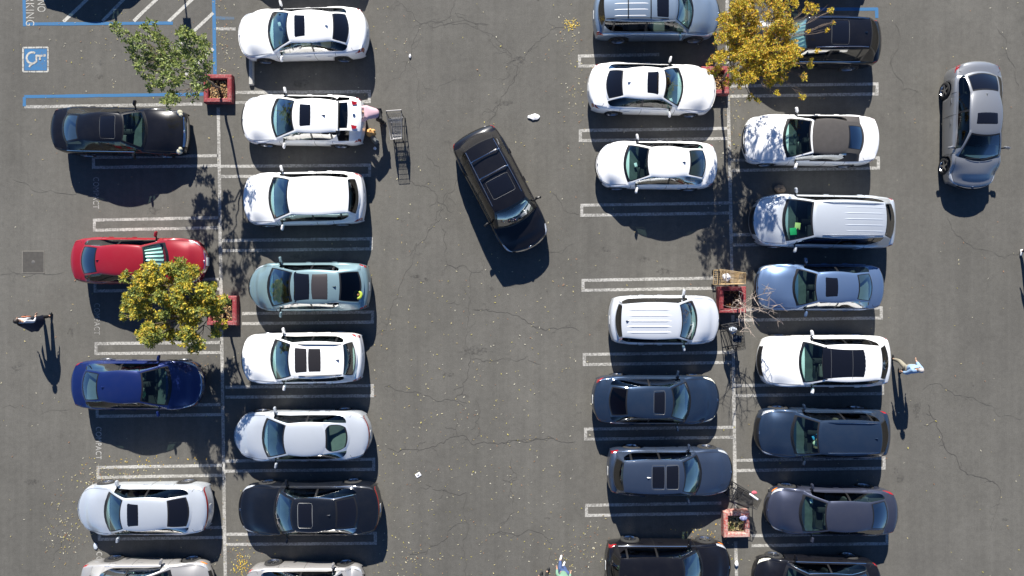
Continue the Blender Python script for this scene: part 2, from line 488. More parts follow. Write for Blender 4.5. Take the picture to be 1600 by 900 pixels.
        for sg_ in (1, -1):
            Sg = []; dcs = []
            for (sg, f) in ST:
                d, y, z = s.T(sg, f, 1.0); dcs.append(d)
                yb = .912*s.wd(d)*hw; zb = s.zs(d)-.004
                if zb > z-.003: zb = z-.003
                row = []; ci = len(Sg); ne = (5 if s.kind == 'sedan' else 6); tt = 1.0
                if ci > endidx-ne: tt = max(.22, 1-.78*((ci-(endidx-ne))/ne)**1.6) if ci <= endidx else .22
                for r in rs:
                    if .08 < r < 1: r = lerp(.08, r, tt)
                    yy = lerp(y, yb, r)+.022*math.sin(math.pi*r)*min(1, (z-zb)/.3); zz = lerp(z, zb, r**1.08)
                    row.append(s.P(d, sg_*yy, zz))
                Sg.append(row)
            if sg_ == 1: s.belt_path = [r[-1] for r in Sg[startidx:endidx+1]]; s.rail_path = [r[1] for r in Sg[startidx:endidx+1]]
            isp = set()
            for p in pill:
                ii = min(range(len(dcs)-1), key=lambda q: abs((dcs[q]+dcs[q+1])/2-p)); isp.add(ii)
            def gl(i, j):
                return startidx <= i < endidx and 1 <= j <= 5 and i not in isp
            shell.grid(Sg if sg_ == 1 else Sg, cm=lambda i, j: None if (startidx <= i < endidx and 1 <= j <= 5 and i not in isp) else (3 if (i in isp and 1 <= j <= 5) else (1 if rfab and ST[i][0] != 'ws' else 0)))
            # one mesh per window
            i = startidx
            while i < endidx:
                if i in isp: i += 1; continue
                k = i
                while k < endidx and k not in isp: k += 1
                if k-i >= 1:
                    sm = MB(); sm.grid([r[1:7] for r in Sg[i:k+1]])
                    gm = s.k.get('sglass', GL_MID)
                    if s.kind != 'sedan' and dcs[i] > pill[0]: gm = s.k.get('rglass', GL_DARK)
                    sm.build('side_window', gm, s.root)
                i = k
        s.shell = shell.build('roof', [s.mat, s.k.get('fabric', M_BLACK), M_SUNROOF, M_BLACK], s.root, sharp=32)
        ws.build('windshield', [s.k.get('wglass', GL_CLEAR), M_BLACK], s.root)
        if not s.k.get('open_gate'):
            bl.build('rear_window', [s.k.get('bglass', GL_MID if s.kind == 'sedan' else GL_REAR), M_BLACK], s.root)
        # wipers
        for (v0, v1) in ((.05, .62), (-.62, .0)):
            mb = MB(); pts = []
            for t in range(7):
                f = .05+.05*t/6; d, y, z = s.T('ws', f, lerp(v0, v1, t/6)); pts.append(s.P(d-.01, y, z+.018))
            mb.tube(pts, .009, 5); mb.build('wiper', M_BLACK, s.root)
    def roofz(s, d, y):
        f = (d-s.wst)/(s.rr-s.wst); v = y/(lerp(s.rw, s.rwr, max(0, min(1, f)))*s.W/2)
        if f > 1:
            g = (d-s.rr)/(s.bl-s.rr); return s.T('bl', g, v)[2]
        return s.T('rf', max(0, f), v)[2]
    def roofpanel(s, name, d0, d1, y0, y1, mat, off=.008, rad=.06, parent=None, n=10):
        mb = MB(); g = []
        for a in range(n+1):
            row = []
            for b in range(n+1):
                fa, fb = a/n, b/n; d = lerp(d0, d1, fa); y = lerp(y0, y1, fb)
                # pull the corners in to round them
                ea = min(fa, 1-fa)*(d1-d0); eb = min(fb, 1-fb)*abs(y1-y0)
                if ea < 1e-6 and eb < 1e-6:
                    d += (rad*.3)*(1 if fa < .5 else -1); y += (rad*.3)*(1 if (fb < .5) == (y1 > y0) else -1)
                edge = a in (0, n) or b in (0, n)
                row.append(s.P(d, y, s.roofz(d, y)+(off if not edge else -.004)))
            g.append(row)
        # second ring close to the edge keeps the top flat
        mb.grid(g); pn = mb.build(name, mat, parent or s.root, sharp=60)
        if s.k.get('seal'):
            e = MB(); n = len(g)-1; loop = [g[i][0] for i in range(n+1)]+[g[n][j] for j in range(1, n+1)]+[g[i][n] for i in range(n-1, -1, -1)]+[g[0][j] for j in range(n-1, 0, -1)]
            e.tube([p+Vector((0, 0, .004)) for p in loop], .008, 4, closed=True); e.build('seal', s.k['seal'], pn)
        return pn
    # ---- cabin
    def inside(s):
        sm = M_SEATS[s.k.get('seats', 'black')]; W = s.W
        zt = s.zt(s.wsb)
        mb = MB(); d0 = s.wsb+.16; d1 = s.wsb+.62
        g = []
        for i in range(7):
            f = i/6; d = lerp(d0, d1, f); g.append([s.P(d+.05*abs(v)**2, v*.84*W/2, zt-.03-.06*f**2-(.25 if i == 6 else 0)-.02*abs(math.sin(v*5))) for v in (-1, -.7, -.4, -.15, .0, .15, .4, .7, 1)])
        mb.grid(g); db = mb.build('dashboard', s.k.get('dash', M_DASH), s.root)
        xs = s.L/2-(s.wst+.48)
        for y in (.37, -.37):
            mb = MB(); Rm = Matrix.Rotation(R(-18), 3, 'Y')
            mb.box((xs, y, .58), (.52, .50, .16), bev=.05)
            mb.box((xs-.30, y, .88), (.13, .48, .58), rot=Rm, bev=.05)
            mb.box((xs-.38, y, 1.22), (.09, .26, .17), rot=Rm, bev=.04)
            mb.build('seat', sm, s.root)
        xr = s.L/2-min(s.rr-.28, s.wst+1.55)
        mb = MB(); Rm = Matrix.Rotation(R(-22), 3, 'Y')
        mb.box((xr+.12, 0, .58), (.5, 1.25, .18), bev=.05); mb.box((xr-.18, 0, .86), (.14, 1.22, .5), rot=Rm, bev=.05)
        for y in (-.4, 0, .4): mb.box((xr-.27, y, 1.14), (.08, .22, .12), rot=Rm, bev=.03)
        mb.build('rear_seat', sm, s.root)
        if s.kind == 'sedan':
            mb = MB(); g = []
            for i in range(4):
                d = lerp(s.rr+.02, s.bl-.14, i/3); g.append([s.P(d, v*s.rw*W/2*1.1, s.zdeck-.09) for v in (-1, 0, 1)])
            mb.grid(g); mb.build('parcel_shelf', sm if s.k.get('seats') in ('grey', 'light') else M_INT, s.root)
        # instrument hood on the dash
        mb = MB(); mb.tube([s.P(d1-.02, .37-.22, zt-.05), s.P(d1-.06, .37, zt+.01), s.P(d1-.02, .37+.22, zt-.05)], .05, 8); mb.tube([s.P(d1-.05, -.1, zt-.09), s.P(d1-.04, .08, zt-.09)], .05, 6); mb.build('instrument_hood', M_BLACK, s.root)
        mb = MB(); mb.box((xs+.05, 0, .52), (.9, .20, .26), bev=.04); mb.build('center_console', M_PLASTIC, s.root)
        # rear-view mirror
        d, y, z = s.T('ws', .8, 0); mb = MB(); mb.box(s.P(d+.06, 0, z-.07), (.03, .22, .06), bev=.012); mb.build('rearview_mirror', M_BLACK, s.root)
        # steering wheel
        mb = MB(); cx = s.L/2-(s.wst+.02); Rm = Matrix.Rotation(R(-65), 3, 'Y'); c = Vector((cx, .37, .93))
        pts = [c+Rm@Vector((.18*math.cos(a), .18*math.sin(a), 0)) for a in [2*math.pi*i/18 for i in range(18)]]
        mb.tube(pts, .014, 6, closed=True)
        for a in (0, 2.1, 4.2): mb.tube([c, c+Rm@Vector((.18*math.cos(a), .18*math.sin(a), 0))], .016, 5)
        mb.build('steering_wheel', M_BLACK, s.root)
    def wheels(s):
        tm, rm = wheel_meshes(s.k.get('rim', 'five')); sc = s.wr/.34
        for a in s.ax:
            for sg in (1, -1):
                o = bpy.data.objects.new('wheel', tm); COL.objects.link(o); o.parent = s.root
                o.location = (s.L/2-a, sg*(s.W/2*.995-.012), s.wr); o.scale = (sc, sc, sc)
                o.rotation_euler = (0, 0, 0 if sg == 1 else math.pi)
                r = bpy.data.objects.new('rim', rm); COL.objects.link(r); r.parent = o
    def details(s):
        k = s.k; W, L = s.W, s.L; big = s.big; bi = s.bi
        nI = len(s.rows)
        # head lamps wrap from the nose round the corner
        hl = k.get('hl', 'wrap')
        if hl == 'wrap':
            q = k.get('hld', .62)
            s.patch('headlight', [(4.4, 4.2), (bi(q*.55), 5.3), (bi(q), 7.6), (4.4, 8.2)], k.get('lampmat', M_LAMP))
            if k.get('amber'): s.patch('marker_lamp', [(3.4, 8.2), (bi(.28), 7.9), (bi(.42), 8.6), (3.4, 9.0)], M_AMBER, off=.007)
        elif hl == 'round':
            for sg in (1, -1):
                for (j, d, rr_) in ((5.7, .20, .105), (4.2, .17, .075)):
                    p = s.skin(bi(d), j, sg, .0); mb = MB()
                    Mx = Matrix.Translation(p)@Matrix.Rotation(R(40), 4, 'Y')
                    mb.lathe([(0, .045), (rr_*.5, .04), (rr_*.9, .022), (rr_, .0)], 18, Mx, 0); mb.lathe([(rr_, .012), (rr_*1.1, .0), (rr_*1.12, -.03)], 18, Mx, 1)
                    mb.build('headlight', [simple('old_lamp', (.55, .52, .38), .1, coat=1), M_CHROME], s.root)
        # grille and lower intake
        mb = MB(); jw = k.get('gw', 3.6)
        g = [[s.skin(i, j, 1 if j >= 0 else 1, .006) for j in np.linspace(-jw, jw, 15)] for i in np.linspace(2.9, k.get('gi', 5.3), 5)]
        mb.grid(g); mb.build('grille', k.get('grille', M_BLACK), s.root)
        mb = MB(); g = [[s.skin(i, j, 1, .006) for j in np.linspace(-4.6, 4.6, 13)] for i in np.linspace(.5, 1.8, 4)]
        mb.grid(g); mb.build('air_intake', M_BLACK, s.root)
        if k.get('plate_front'):
            p = s.skin(3.2, 0, 1, .02); mb = MB(); mb.box(p, (.015, .31, .16), bev=.004); mb.build('number_plate', M_PLATE, s.root)
        # rear lamps
        if k.get('tl', 'wrap') == 'wrap':
            q = k.get('tld', .34)
            a0 = nI-8
            if s.kind == 'sedan' or not big:
                s.patch('taillight', [(a0+.8, 4.4), (a0+3.4, 4.4), (a0+3.2, 8.6), (bi(L-q), 8.2)], M_RED)
            else:
                s.patch('taillight', [(a0+.2, 5.2), (a0+3.4, 5.4), (a0+3.4, 8.8), (bi(L-q), 8.0)], M_RED)
        elif k['tl'] == 'bar':
            mb = MB(); a0 = nI-8
            g = [[s.skin(i, j, 1, .006) for j in np.linspace(-8.6, 8.6, 25)] for i in np.linspace(a0+.95, a0+1.6, 4)]
            mb.grid(g); mb.build('taillight', M_RED, s.root)
        elif k['tl'] == 'high':
            for sg in (1, -1):
                mb = MB(); g = []
                for f in np.linspace(.08, .95, 6):
                    d, y, z = s.T('bl', f, .985)
                    g.append([s.P(d-.02+.035*t, sg*(y+.02+.06*t*(1)), z-.01-.05*t) for t in (-.5, 0, .5, 1.0)])
                mb.grid(g); mb.build('taillight', M_RED, s.root)
        p = s.skin(nI-5.0, 0, 1, .012); mb = MB(); mb.box(p+Vector((-.004, 0, 0)), (.015, .31, .15), bev=.004); mb.build('number_plate', M_PLATE, s.root)
        # emblem on nose
        mb = MB(); p = s.skin(5.6, 0, 1, .004); mb.sphere(p, (.02, .055, .03), 10); mb.build('emblem', M_CHROME, s.root)
        # shut lines
        mb = MB(); c = s.wsb
        hj = 5.4
        s.line([(6.6, 4.6), (bi(.45), hj), (bi(max(.9, c-.3)), hj+.05), (bi(c+.1), hj)], .0055, mb=mb)
        if s.kind == 'sedan':
            s.line([(bi(s.bl+.02), 4.0), (bi(s.bl+.10), 5.3), (bi(L-.17), 5.3), (nI-7.2, 5.3)], .0055, mb=mb)
        pl = s.wst+(.50 if s.kind == 'sedan' else .40)*(s.rr-s.wst)
        for dd in (c+.28, pl, None):
            if dd is None: dd = min(s.ax[1]-.15, s.rr+.05)
            hi = 11.6 if abs(dd-s.ax[1]) > .4 else 9.2
            s.line([(bi(dd), 6.2), (bi(dd), 9), (bi(dd), hi)], .006, mb=mb)
        mb.build('shut_lines', M_GAP, s.root)
        # handles
        for dd in (pl-.24, min(s.ax[1]-.30, s.rr-.22)):
            for sg in (1, -1):
                p = s.skin(bi(dd), 8.35, sg, .012); mb = MB(); mb.box(p, (.19, .028, .028), bev=.01)
                mb.build('door_handle', k.get('handle', s.mat), s.root)
        # mirrors
        for sg in (1, -1):
            d = s.wsb+.50; y = s.wd(d)*W/2*.93; z = s.zs(d)+.055
            mb = MB(); Rm = Matrix.Rotation(R(-12*sg), 3, 'Z')
            mb.tube([s.P(d-.02, sg*(y-.02), z-.03), s.P(d-.01, sg*(y+.10), z)], .03, 6, mi=1)
            cpt = s.P(d, sg*(y+.17), z+.015)
            mb.box(cpt, (.10, .23, .15), rot=Rm, bev=.05, taper=(.8, .92), mi=0)
            mb.build('mirror', [k.get('mirror', s.mat), M_BLACK], s.root)
        # belt trim
        if k.get('trim') is not None:
            for sg in (1, -1):
                mb = MB(); mb.tube([Vector((p.x, sg*(p.y+.004), p.z+.004)) for p in s.belt_path], .010, 4)
                if k.get('trim2'): mb.tube([Vector((p.x, sg*(p.y+.002), p.z)) for p in s.rail_path], .010, 4)
                mb.build('window_trim', k['trim'], s.root)
        # roof furniture
        if k.get('fin', True):
            df = k.get('find', s.rr-.22); z = s.roofz(df, 0); mb = MB()
            mb.add([s.P(df-.09, 0, z), s.P(df+.05, .022, z), s.P(df+.05, -.022, z), s.P(df+.04, 0, z+.065), s.P(df+.07, 0, z)], [(0, 1, 3), (0, 3, 2), (1, 4, 3), (2, 3, 4)])
            mb.build('antenna', k.get('finmat', s.mat), s.root, smooth=False)
        if k.get('rails'):
            for sg in (1, -1):
                mb = MB(); pts = []; y = s.rw*W/2*.93*sg
                a, b = s.wst+.30, s.rr-.08
                for i in range(13):
                    f = i/12; d = lerp(a, b, f); h = .045*min(1, 6*f, 6*(1-f)); pts.append(s.P(d, y*(lerp(1, s.rwr/s.rw, f)), s.roofz(d, y)+h))
                mb.tube(pts, .016, 6); mb.build('roof_rail', k['rails'], s.root)
        for (d, mat) in k.get('crossbars', []):
            mb = MB(); y = s.rw*W/2*.93
            mb.tube([s.P(d, -y, s.roofz(d, y)+.045), s.P(d, -y*.8, s.roofz(d, 0)+.065), s.P(d, y*.8, s.roofz(d, 0)+.065), s.P(d, y, s.roofz(d, y)+.045)], .02, 6)
            mb.build('crossbar', mat, s.root)
        for (d0, d1, ys, mat, rw) in k.get('ribs', []):
            for y in ys:
                mb = MB(); mb.tube([s.P(lerp(d0, d1, i/8), y, s.roofz(lerp(d0, d1, i/8), y)+(-rw if i in (0, 8) else .009-rw*s.k.get('ribsink', 1))) for i in range(9)], rw, 10)
                mb.build('roof_rib', mat, s.root)
        for sr in k.get('sunroofs', []):
            s.roofpanel('sunroof', *sr)
        # exhaust / rear bumper insert
        if not k.get('no_insert'):
            mb = MB(); g = [[s.skin(i, j, 1, .005) for j in np.linspace(-5, 5, 13)] for i in np.linspace(nI-2.6, nI-1.6, 3)]
            mb.grid(g); mb.build('bumper_insert', M_PLASTIC, s.root)

def Xp(px, z): return (px-800)*(CAMH-z)/FPX
def parked(name, label, fx, rx, y0, y1, H, mat, wsb, wst, rr, bl, kind='sedan', rot=1.0, Wd=None, cat='car', sr=(), **k):
    """place a car whose front, rear, glass lines and roof openings were measured along the row (survey pixels)"""
    big = kind in ('suv', 'van')
    zc = 1.06 if big else .96
    of = abs(fx-800) > abs(rx-800)
    Xf, Xr = Xp(fx, (.80 if big else .62) if of else .45), Xp(rx, .45 if of else .92); L = abs(Xf-Xr)
    D = lambda p, z: abs(Xp(p, z)-Xf)
    far_top = (y0+y1)/2 < 450
    zt_, zb_ = (.85, .45) if far_top else (.45, .85)
    Y0 = (450-y0)*(CAMH-zt_)/FPX; Y1 = (450-y1)*(CAMH-zb_)/FPX
    W = Wd or max(1.74, min(1.96, Y0-Y1)); cy = (Y0+Y1)/2
    srs = []
    for (a, b, ya, yb, m) in sr:
        z = H-.03; da, db = sorted((D(a, z), D(b, z)))
        sgn = -1 if fx < rx else 1        # car turned round when it faces left
        ya_, yb_ = [((450-q)*(CAMH-z)/FPX-cy)*(sgn) for q in (ya, yb)]
        lo, hi = sorted((ya_, yb_))
        if k.get('center_sr', True): 
            hw_ = (hi-lo)/2; lo, hi = -hw_, hw_
        srs.append((da, db, lo, hi, m))
    k.pop('center_sr', None)
    if 'xbars' in k: k['crossbars'] = [(D(p, H), m) for p, m in k.pop('xbars')]
    if 'pribs' in k:
        a, b, ys, m, rw = k.pop('pribs'); da, db = sorted((D(a, H), D(b, H))); k['ribs'] = [(da, db, ys, m, rw)]
    seams = [D(p, H) for p in k.pop('glass_seams', [])]
    c = Car(name, label, L, W, H, mat, cat=cat, kind=kind, wsb=D(wsb, zc), wst=D(wst, H-.06), rr=D(rr, H-.07), bl=min(D(bl, 1.06), L-.10), sunroofs=srs, **k)
    ang = (math.pi if fx < rx else 0)+R(rot)
    for d in seams:
        m_ = MB(); hw_ = c.rw*c.W/2*.9; m_.tube([c.P(d, lerp(-hw_, hw_, t/6), c.roofz(d, lerp(-hw_, hw_, t/6))+.009) for t in range(7)], .006, 4); m_.build('glass_seam', MATS['seal_grey'], c.root)
    c.root.location = ((Xf+Xr)/2, cy, 0); c.root.rotation_euler = (0, 0, ang)
    return c
# ------------------------------------------------------------------ the ground
def asphalt():
    m, n, b = nt('asphalt')
    tc = _n(n, 'ShaderNodeTexCoord')
    def noise(scale, det=4, rough=.55, vec=None, sc=None):
        x = _n(n, 'ShaderNodeTexNoise'); x.inputs['Scale'].default_value = scale; x.inputs['Detail'].default_value = det; x.inputs['Roughness'].default_value = rough
        src = tc.outputs['Object']
        if sc:
            mp = _n(n, 'ShaderNodeMapping'); mp.inputs['Scale'].default_value = sc; mp.inputs['Rotation'].default_value = (0, 0, R(1.1)); n.links.new(src, mp.inputs[0]); src = mp.outputs[0]
        n.links.new(src, x.inputs['Vector']); return x.outputs[0]
    def mrange(src, a, b_, c, d):
        x = _n(n, 'ShaderNodeMapRange'); x.inputs[1].default_value = a; x.inputs[2].default_value = b_; x.inputs[3].default_value = c; x.inputs[4].default_value = d
        n.links.new(src, x.inputs[0]); return x.outputs[0]
    def mul(a, b_):
        x = _n(n, 'ShaderNodeMath', operation='MULTIPLY'); n.links.new(a, x.inputs[0]); n.links.new(b_, x.inputs[1]); return x.outputs[0]
    big = mrange(noise(.13, 5, .6), .3, .7, .87, 1.12)
    mid = mrange(noise(.9, 6, .65), .3, .7, .92, 1.08)
    blot = mrange(noise(2.6, 3, .5), .62, .78, 1.0, .84)
    fine = mrange(noise(30, 3, .7), .25, .75, .78, 1.22)
    grit = mrange(noise(150, 2, .7), .3, .7, .86, 1.16)
    lanes = mrange(noise(1.0, 4, .6, sc=(2.2, .05, 1)), .3, .7, .92, 1.08)
    brush = mrange(noise(1.0, 3, .6, sc=(16, .25, 1)), .3, .7, .975, 1.025)
    m3 = mrange(noise(5.5, 5, .7), .3, .7, .90, 1.10)
    v = mul(mul(mul(big, mid), mul(fine, grit)), mul(mul(blot, lanes), mul(brush, m3)))
    cr = _n(n, 'ShaderNodeMix', data_type='RGBA'); cr.inputs[6].default_value = (.106, .102, .090, 1); cr.inputs[7].default_value = (.108, .103, .093, 1)
    n.links.new(noise(.35, 3), cr.inputs[0])
    mx = _n(n, 'ShaderNodeVectorMath', operation='SCALE'); n.links.new(cr.outputs[2], mx.inputs[0]); n.links.new(v, mx.inputs['Scale'])
    n.links.new(mx.outputs[0], b.inputs['Base Color']); b.inputs['Roughness'].default_value = .9; b.inputs['Specular IOR Level'].default_value = .25
    bp = _n(n, 'ShaderNodeBump'); bp.inputs['Strength'].default_value = .35; bp.inputs['Distance'].default_value = .01
    n.links.new(noise(90, 3, .7), bp.inputs['Height']); n.links.new(bp.outputs[0], b.inputs['Normal'])
    return m
M_ASPH = asphalt()
def worn(name, col, wear=.5, dark=(.10, .095, .085)):
    """road paint, worn through to the asphalt in flakes"""
    m, n, b = nt(name); tc = _n(n, 'ShaderNodeTexCoord')
    a = _n(n, 'ShaderNodeTexNoise'); a.inputs['Scale'].default_value = 14; a.inputs['Detail'].default_value = 7; a.inputs['Roughness'].default_value = .75
    c = _n(n, 'ShaderNodeTexNoise'); c.inputs['Scale'].default_value = 1.1; c.inputs['Detail'].default_value = 3
    n.links.new(tc.outputs['Object'], a.inputs[0]); n.links.new(tc.outputs['Object'], c.inputs[0])
    ad = _n(n, 'ShaderNodeMath', operation='MULTIPLY_ADD'); ad.inputs[1].default_value = .35; n.links.new(c.outputs[0], ad.inputs[0]); n.links.new(a.outputs[0], ad.inputs[2])
    mr = _n(n, 'ShaderNodeMapRange'); mr.inputs[1].default_value = 1.04-wear*.45; mr.inputs[2].default_value = .86-wear*.45; mr.inputs[3].default_value = .25; mr.inputs[4].default_value = 1
    n.links.new(ad.outputs[0], mr.inputs[0])
    mx = _n(n, 'ShaderNodeMix', data_type='RGBA'); mx.inputs[6].default_value = (*dark, 1); mx.inputs[7].default_value = (*col, 1)
    n.links.new(mr.outputs[0], mx.inputs[0]); n.links.new(mx.outputs[2], b.inputs['Base Color']); b.inputs['Roughness'].default_value = .8
    return m
M_WHITE = worn('road_paint_white', (.44, .43, .40), .62)
M_WHITE2 = worn('road_paint_fresh', (.46, .45, .41), .45)
M_FAINT = worn('road_paint_faint', (.30, .29, .27), .7)
M_BLUE = worn('road_paint_blue', (.05, .125, .22), .7)
M_BLUE2 = worn('road_paint_blue_fresh', (.03, .135, .29), .30)

g = MB(); g.add([(-300, -300, 0), (300, -300, 0), (300, 300, 0), (-300, 300, 0)], [(0, 1, 2, 3)])
tag(g.build('asphalt_ground', M_ASPH, smooth=False), kind='structure')

def strip(name, segs, w, mat, z=.004, kind='structure', ends=True):
    """painted lines; segs = list of ((x,y),(x,y)) in survey pixels"""
    mb = MB()
    for n_, (a, b) in enumerate(segs):
        A, B = G(*a), G(*b); t = (B-A).normalized(); p = Vector((-t.y, t.x, 0))*w/2
        zz = Vector((0, 0, z+(n_ % 3)*.0012)); N = max(2, int((B-A).length/.35)); L_s, R_s = [], []
        for i in range(N+1):
            q = A+(B-A)*i/N; j = random.uniform(.90, 1.10); L_s.append(q+p*j+zz); R_s.append(q-p*random.uniform(.90, 1.10)+zz)
        mb.grid([[l, r] for l, r in zip(L_s, R_s)])
    return tag(mb.build(name, mat, smooth=False), kind=kind)
WL = .115
def hairpin(xc, xo, y_c, y_o, gap=16, closed=True, mat=None):
    """double stall line from the spine (xc) to the aisle end (xo)"""
    s_ = 1 if xo > xc else -1
    segs = [((xc, y_c), (xo, y_o)), ((xc, y_c+gap), (xo, y_o+gap))]
    if closed: segs.append(((xo-s_*1, y_o-2.3), (xo-s_*1, y_o+gap+2.3)))
    strip('stall_line', segs, WL, mat or M_WHITE)
for a in [(341, 145, 243, 246), (343, 146.5, 340, 344), (344, 147.5, 436, 439), (345, 149, 535, 537), (347, 151, 632, 635), (348, 152, 727, 730.5), (348, 154, 824, 827)]:
    hairpin(a[0], a[1], a[2], a[3], 15.7)
for a in [(368, 578, 144.5, 143), (345, 578.5, 260, 258), (346, 581, 376, 373), (378, 583, 490, 487.5), (352, 583, 605, 602.5), (352, 585, 720.5, 717.5), (353, 587.5, 835, 833)]:
    hairpin(a[0], a[1], a[2], a[3], 15.8)
for a in [(1030, 904.5, 85, 87.5), (1137, 905.7, 200.5, 204), (1139, 908, 317, 320.7), (1117, 910, 434.5, 438), (1143, 912, 550.5, 554), (1145, 914, 667.5, 670.5), (1127, 915.5, 786, 789.7)]:
    hairpin(a[0], a[1], a[2], a[3], 15.8)
for a in [(1140, 1371.5, 134.5, 131), (1142, 1373.5, 250.5, 246.7), (1144, 1376, 367, 363.5), (1150, 1378, 484.5, 481), (1149, 1380, 602.5, 599), (1151, 1382.5, 719.5, 715.5), (1174, 1387, 837, 833.5)]:
    hairpin(a[0], a[1], a[2], a[3], 15.8)
# lines of the bays below and above the frame
for (xc, xo, y) in [(348, 156, 922), (353, 589, 950), (1145, 917, 905), (1152, 1389, 958)]: hairpin(xc, xo, y, y, 16)
strip('row_line', [((341, 168), (352, 905))], .125, M_WHITE)
strip('row_line', [((1136, -20), (1137, 100)), ((1138, 148), (1144, 448)), ((1145, 492), (1149, 795)), ((1149.5, 846), (1151, 905))], .125, M_WHITE)
strip('row_line', [((333, -40), (336, 116))], .13, M_BLUE2)
strip('stall_line', [((337, 28), (366, 28.5))], .12, M_BLUE)
strip('stall_line', [((337.5, 45), (368, 45))], .12, M_WHITE)
strip('stall_line', [((368, -77), (560, -79))], .12, M_WHITE)
strip('accessible_bay_line', [((37, -60), (38, 41)), ((36, 37.5), (270, 36)), ((38, 151.5), (38, 166)), ((38, 151), (318, 147))], .12, M_BLUE2)
strip('accessible_bay_line', [((38, 167), (316, 162.5))], .12, M_WHITE)
strip('accessible_bay_line', [((1255, 14.5), (1371, 14)), ((1370, 12), (1370, 28))], .12, M_BLUE2)
strip('access_aisle_hatching', [((99, 34), (160, -24)), ((160, 33), (215, -24)), ((209, 33), (268, -24)), ((263, 34), (322, -22)), ((279, 71), (333, 20)), ((289, 117), (333, 76))], .125, M_WHITE2)

# wheelchair emblem square
mb = MB(); a, b_ = G(38, 110), G(73, 76)
mb.add([(a.x, a.y, .004), (b_.x, a.y, .004), (b_.x, b_.y, .004), (a.x, b_.y, .004)], [(0, 1, 2, 3)])
tag(mb.build('accessible_emblem_ground', M_BLUE2, smooth=False), kind='structure')
segs = []
for (p, q) in (((36, 74.5), (75, 74)), ((75, 74), (75, 112)), ((75, 112), (36, 112)), ((36, 112), (36, 74.5))):
    for (f0, f1) in ((0, .18), (.2, .48), (.5, .78), (.8, 1)):
        segs.append(((lerp(p[0], q[0], f0), lerp(p[1], q[1], f0)), (lerp(p[0], q[0], f1), lerp(p[1], q[1], f1))))
strip('accessible_emblem_border', segs, .06, M_WHITE2, z=.008)
def flatpath(name, pts, w, mat, z):
    mb = MB(); P = [G(*p) for p in pts]; g = []
    for i, p in enumerate(P):
        t = (P[min(i+1, len(P)-1)]-P[max(i-1, 0)]).normalized(); n_ = Vector((-t.y, t.x, 0))*w/2
        g.append([p+n_+Vector((0, 0, z)), p-n_+Vector((0, 0, z))])
    mb.grid(g); return mb
cx, cy, rr_ = 50.5, 90.5, 8.8      # wheelchair symbol turned on its side
mb = flatpath('w', [(cx+rr_*math.cos(t), cy+rr_*math.sin(t)) for t in np.linspace(R(-60), R(-290), 22)], .075, M_WHITE2, .009)
m2 = flatpath('head', [(69.5, 84.5), (69.5, 88.5)], .09, M_WHITE2, .0105)
mb.add(m2.v, m2.f)
for pts, z in (([(66.5, 87), (56, 87)], .012), ([(57, 86.5), (57, 96), (47, 102), (46, 105)], .0135), ([(62.5, 87), (62.5, 94)], .015)):
    m2 = flatpath('c', pts, .075, M_WHITE2, z); mb.add(m2.v, m2.f)
tag(mb.build('accessible_emblem', M_WHITE2, smooth=False), kind='structure')

def letters(txt, px, py0, py1, height_px, mat, bold=.0, z=.006, name='painted_word'):
    """painted word reading down the page, tops of the letters to the right"""
    c = bpy.data.curves.new(name, 'FONT'); c.body = txt; c.size = 1; c.fill_mode = 'FRONT'; c.offset = bold; c.space_character = 1.12
    o = bpy.data.objects.new(name, c); COL.objects.link(o)
    dg = bpy.context.evaluated_depsgraph_get(); dg.update()
    me = bpy.data.meshes.new_from_object(o.evaluated_get(dg)); bpy.data.objects.remove(o)
    xs = [v.co.x for v in me.vertices]; ys = [v.co.y for v in me.vertices]
    x0, x1, y0, y1 = min(xs), max(xs), min(ys), max(ys)
    for v in me.vertices:
        fx = (v.co.x-x0)/(x1-x0); fy = (v.co.y-y0)/(y1-y0)
        q = G(px+fy*height_px, lerp(py0, py1, fx)); v.co = (q.x, q.y, z)
    me.materials.clear(); me.materials.append(mat)
    o = bpy.data.objects.new(name, me); COL.objects.link(o); tag(o, kind='structure'); return o
letters('COMPACT', 145.5, 277, 326, 9.2, M_WHITE, .0)
letters('COMPACT', 147, 474, 523, 9.2, M_WHITE, .0)
letters('COMPACT', 149.5, 667, 718, 9.2, M_WHITE, .012)
letters('COMPACT', 150.5, 862, 913, 9.2, M_WHITE, .012)
letters('PARKING', 40.3, -23, 40, 13.2, M_WHITE2, -.005)
letters('NO', 58.5, 0, 18.5, 12.5, M_WHITE2, -.005)

# utility cover set in the asphalt
M_COV = simple('cover_concrete', (.060, .056, .050), .85, noise=.35, nscale=9)
cv = MB(); c = G(52, 409.5); cv.box((c.x, c.y, .006), (.80, .80, .012), bev=0); ut = cv.build('utility_cover', M_COV, smooth=False)
tag(ut, 'square dark utility cover set flush in the left driving lane', 'utility cover')
cv = MB()
for (dx, dy, sx, sy) in ((0, .415, .86, .03), (0, -.415, .86, .03), (.415, 0, .03, .80), (-.415, 0, .03, .80)): cv.box((c.x+dx, c.y+dy, .005), (sx, sy, .016))
cv.build('cover_rim', simple('cover_rim', (.16, .15, .13), .8, noise=.3), ut, smooth=False)
cv = MB(); cv.lathe([(0, .016), (.06, .016), (.07, .012)], 14, Matrix.Translation((c.x, c.y, 0))); cv.build('lifting_eye', simple('cover_eye', (.1, .095, .09), .7), ut)

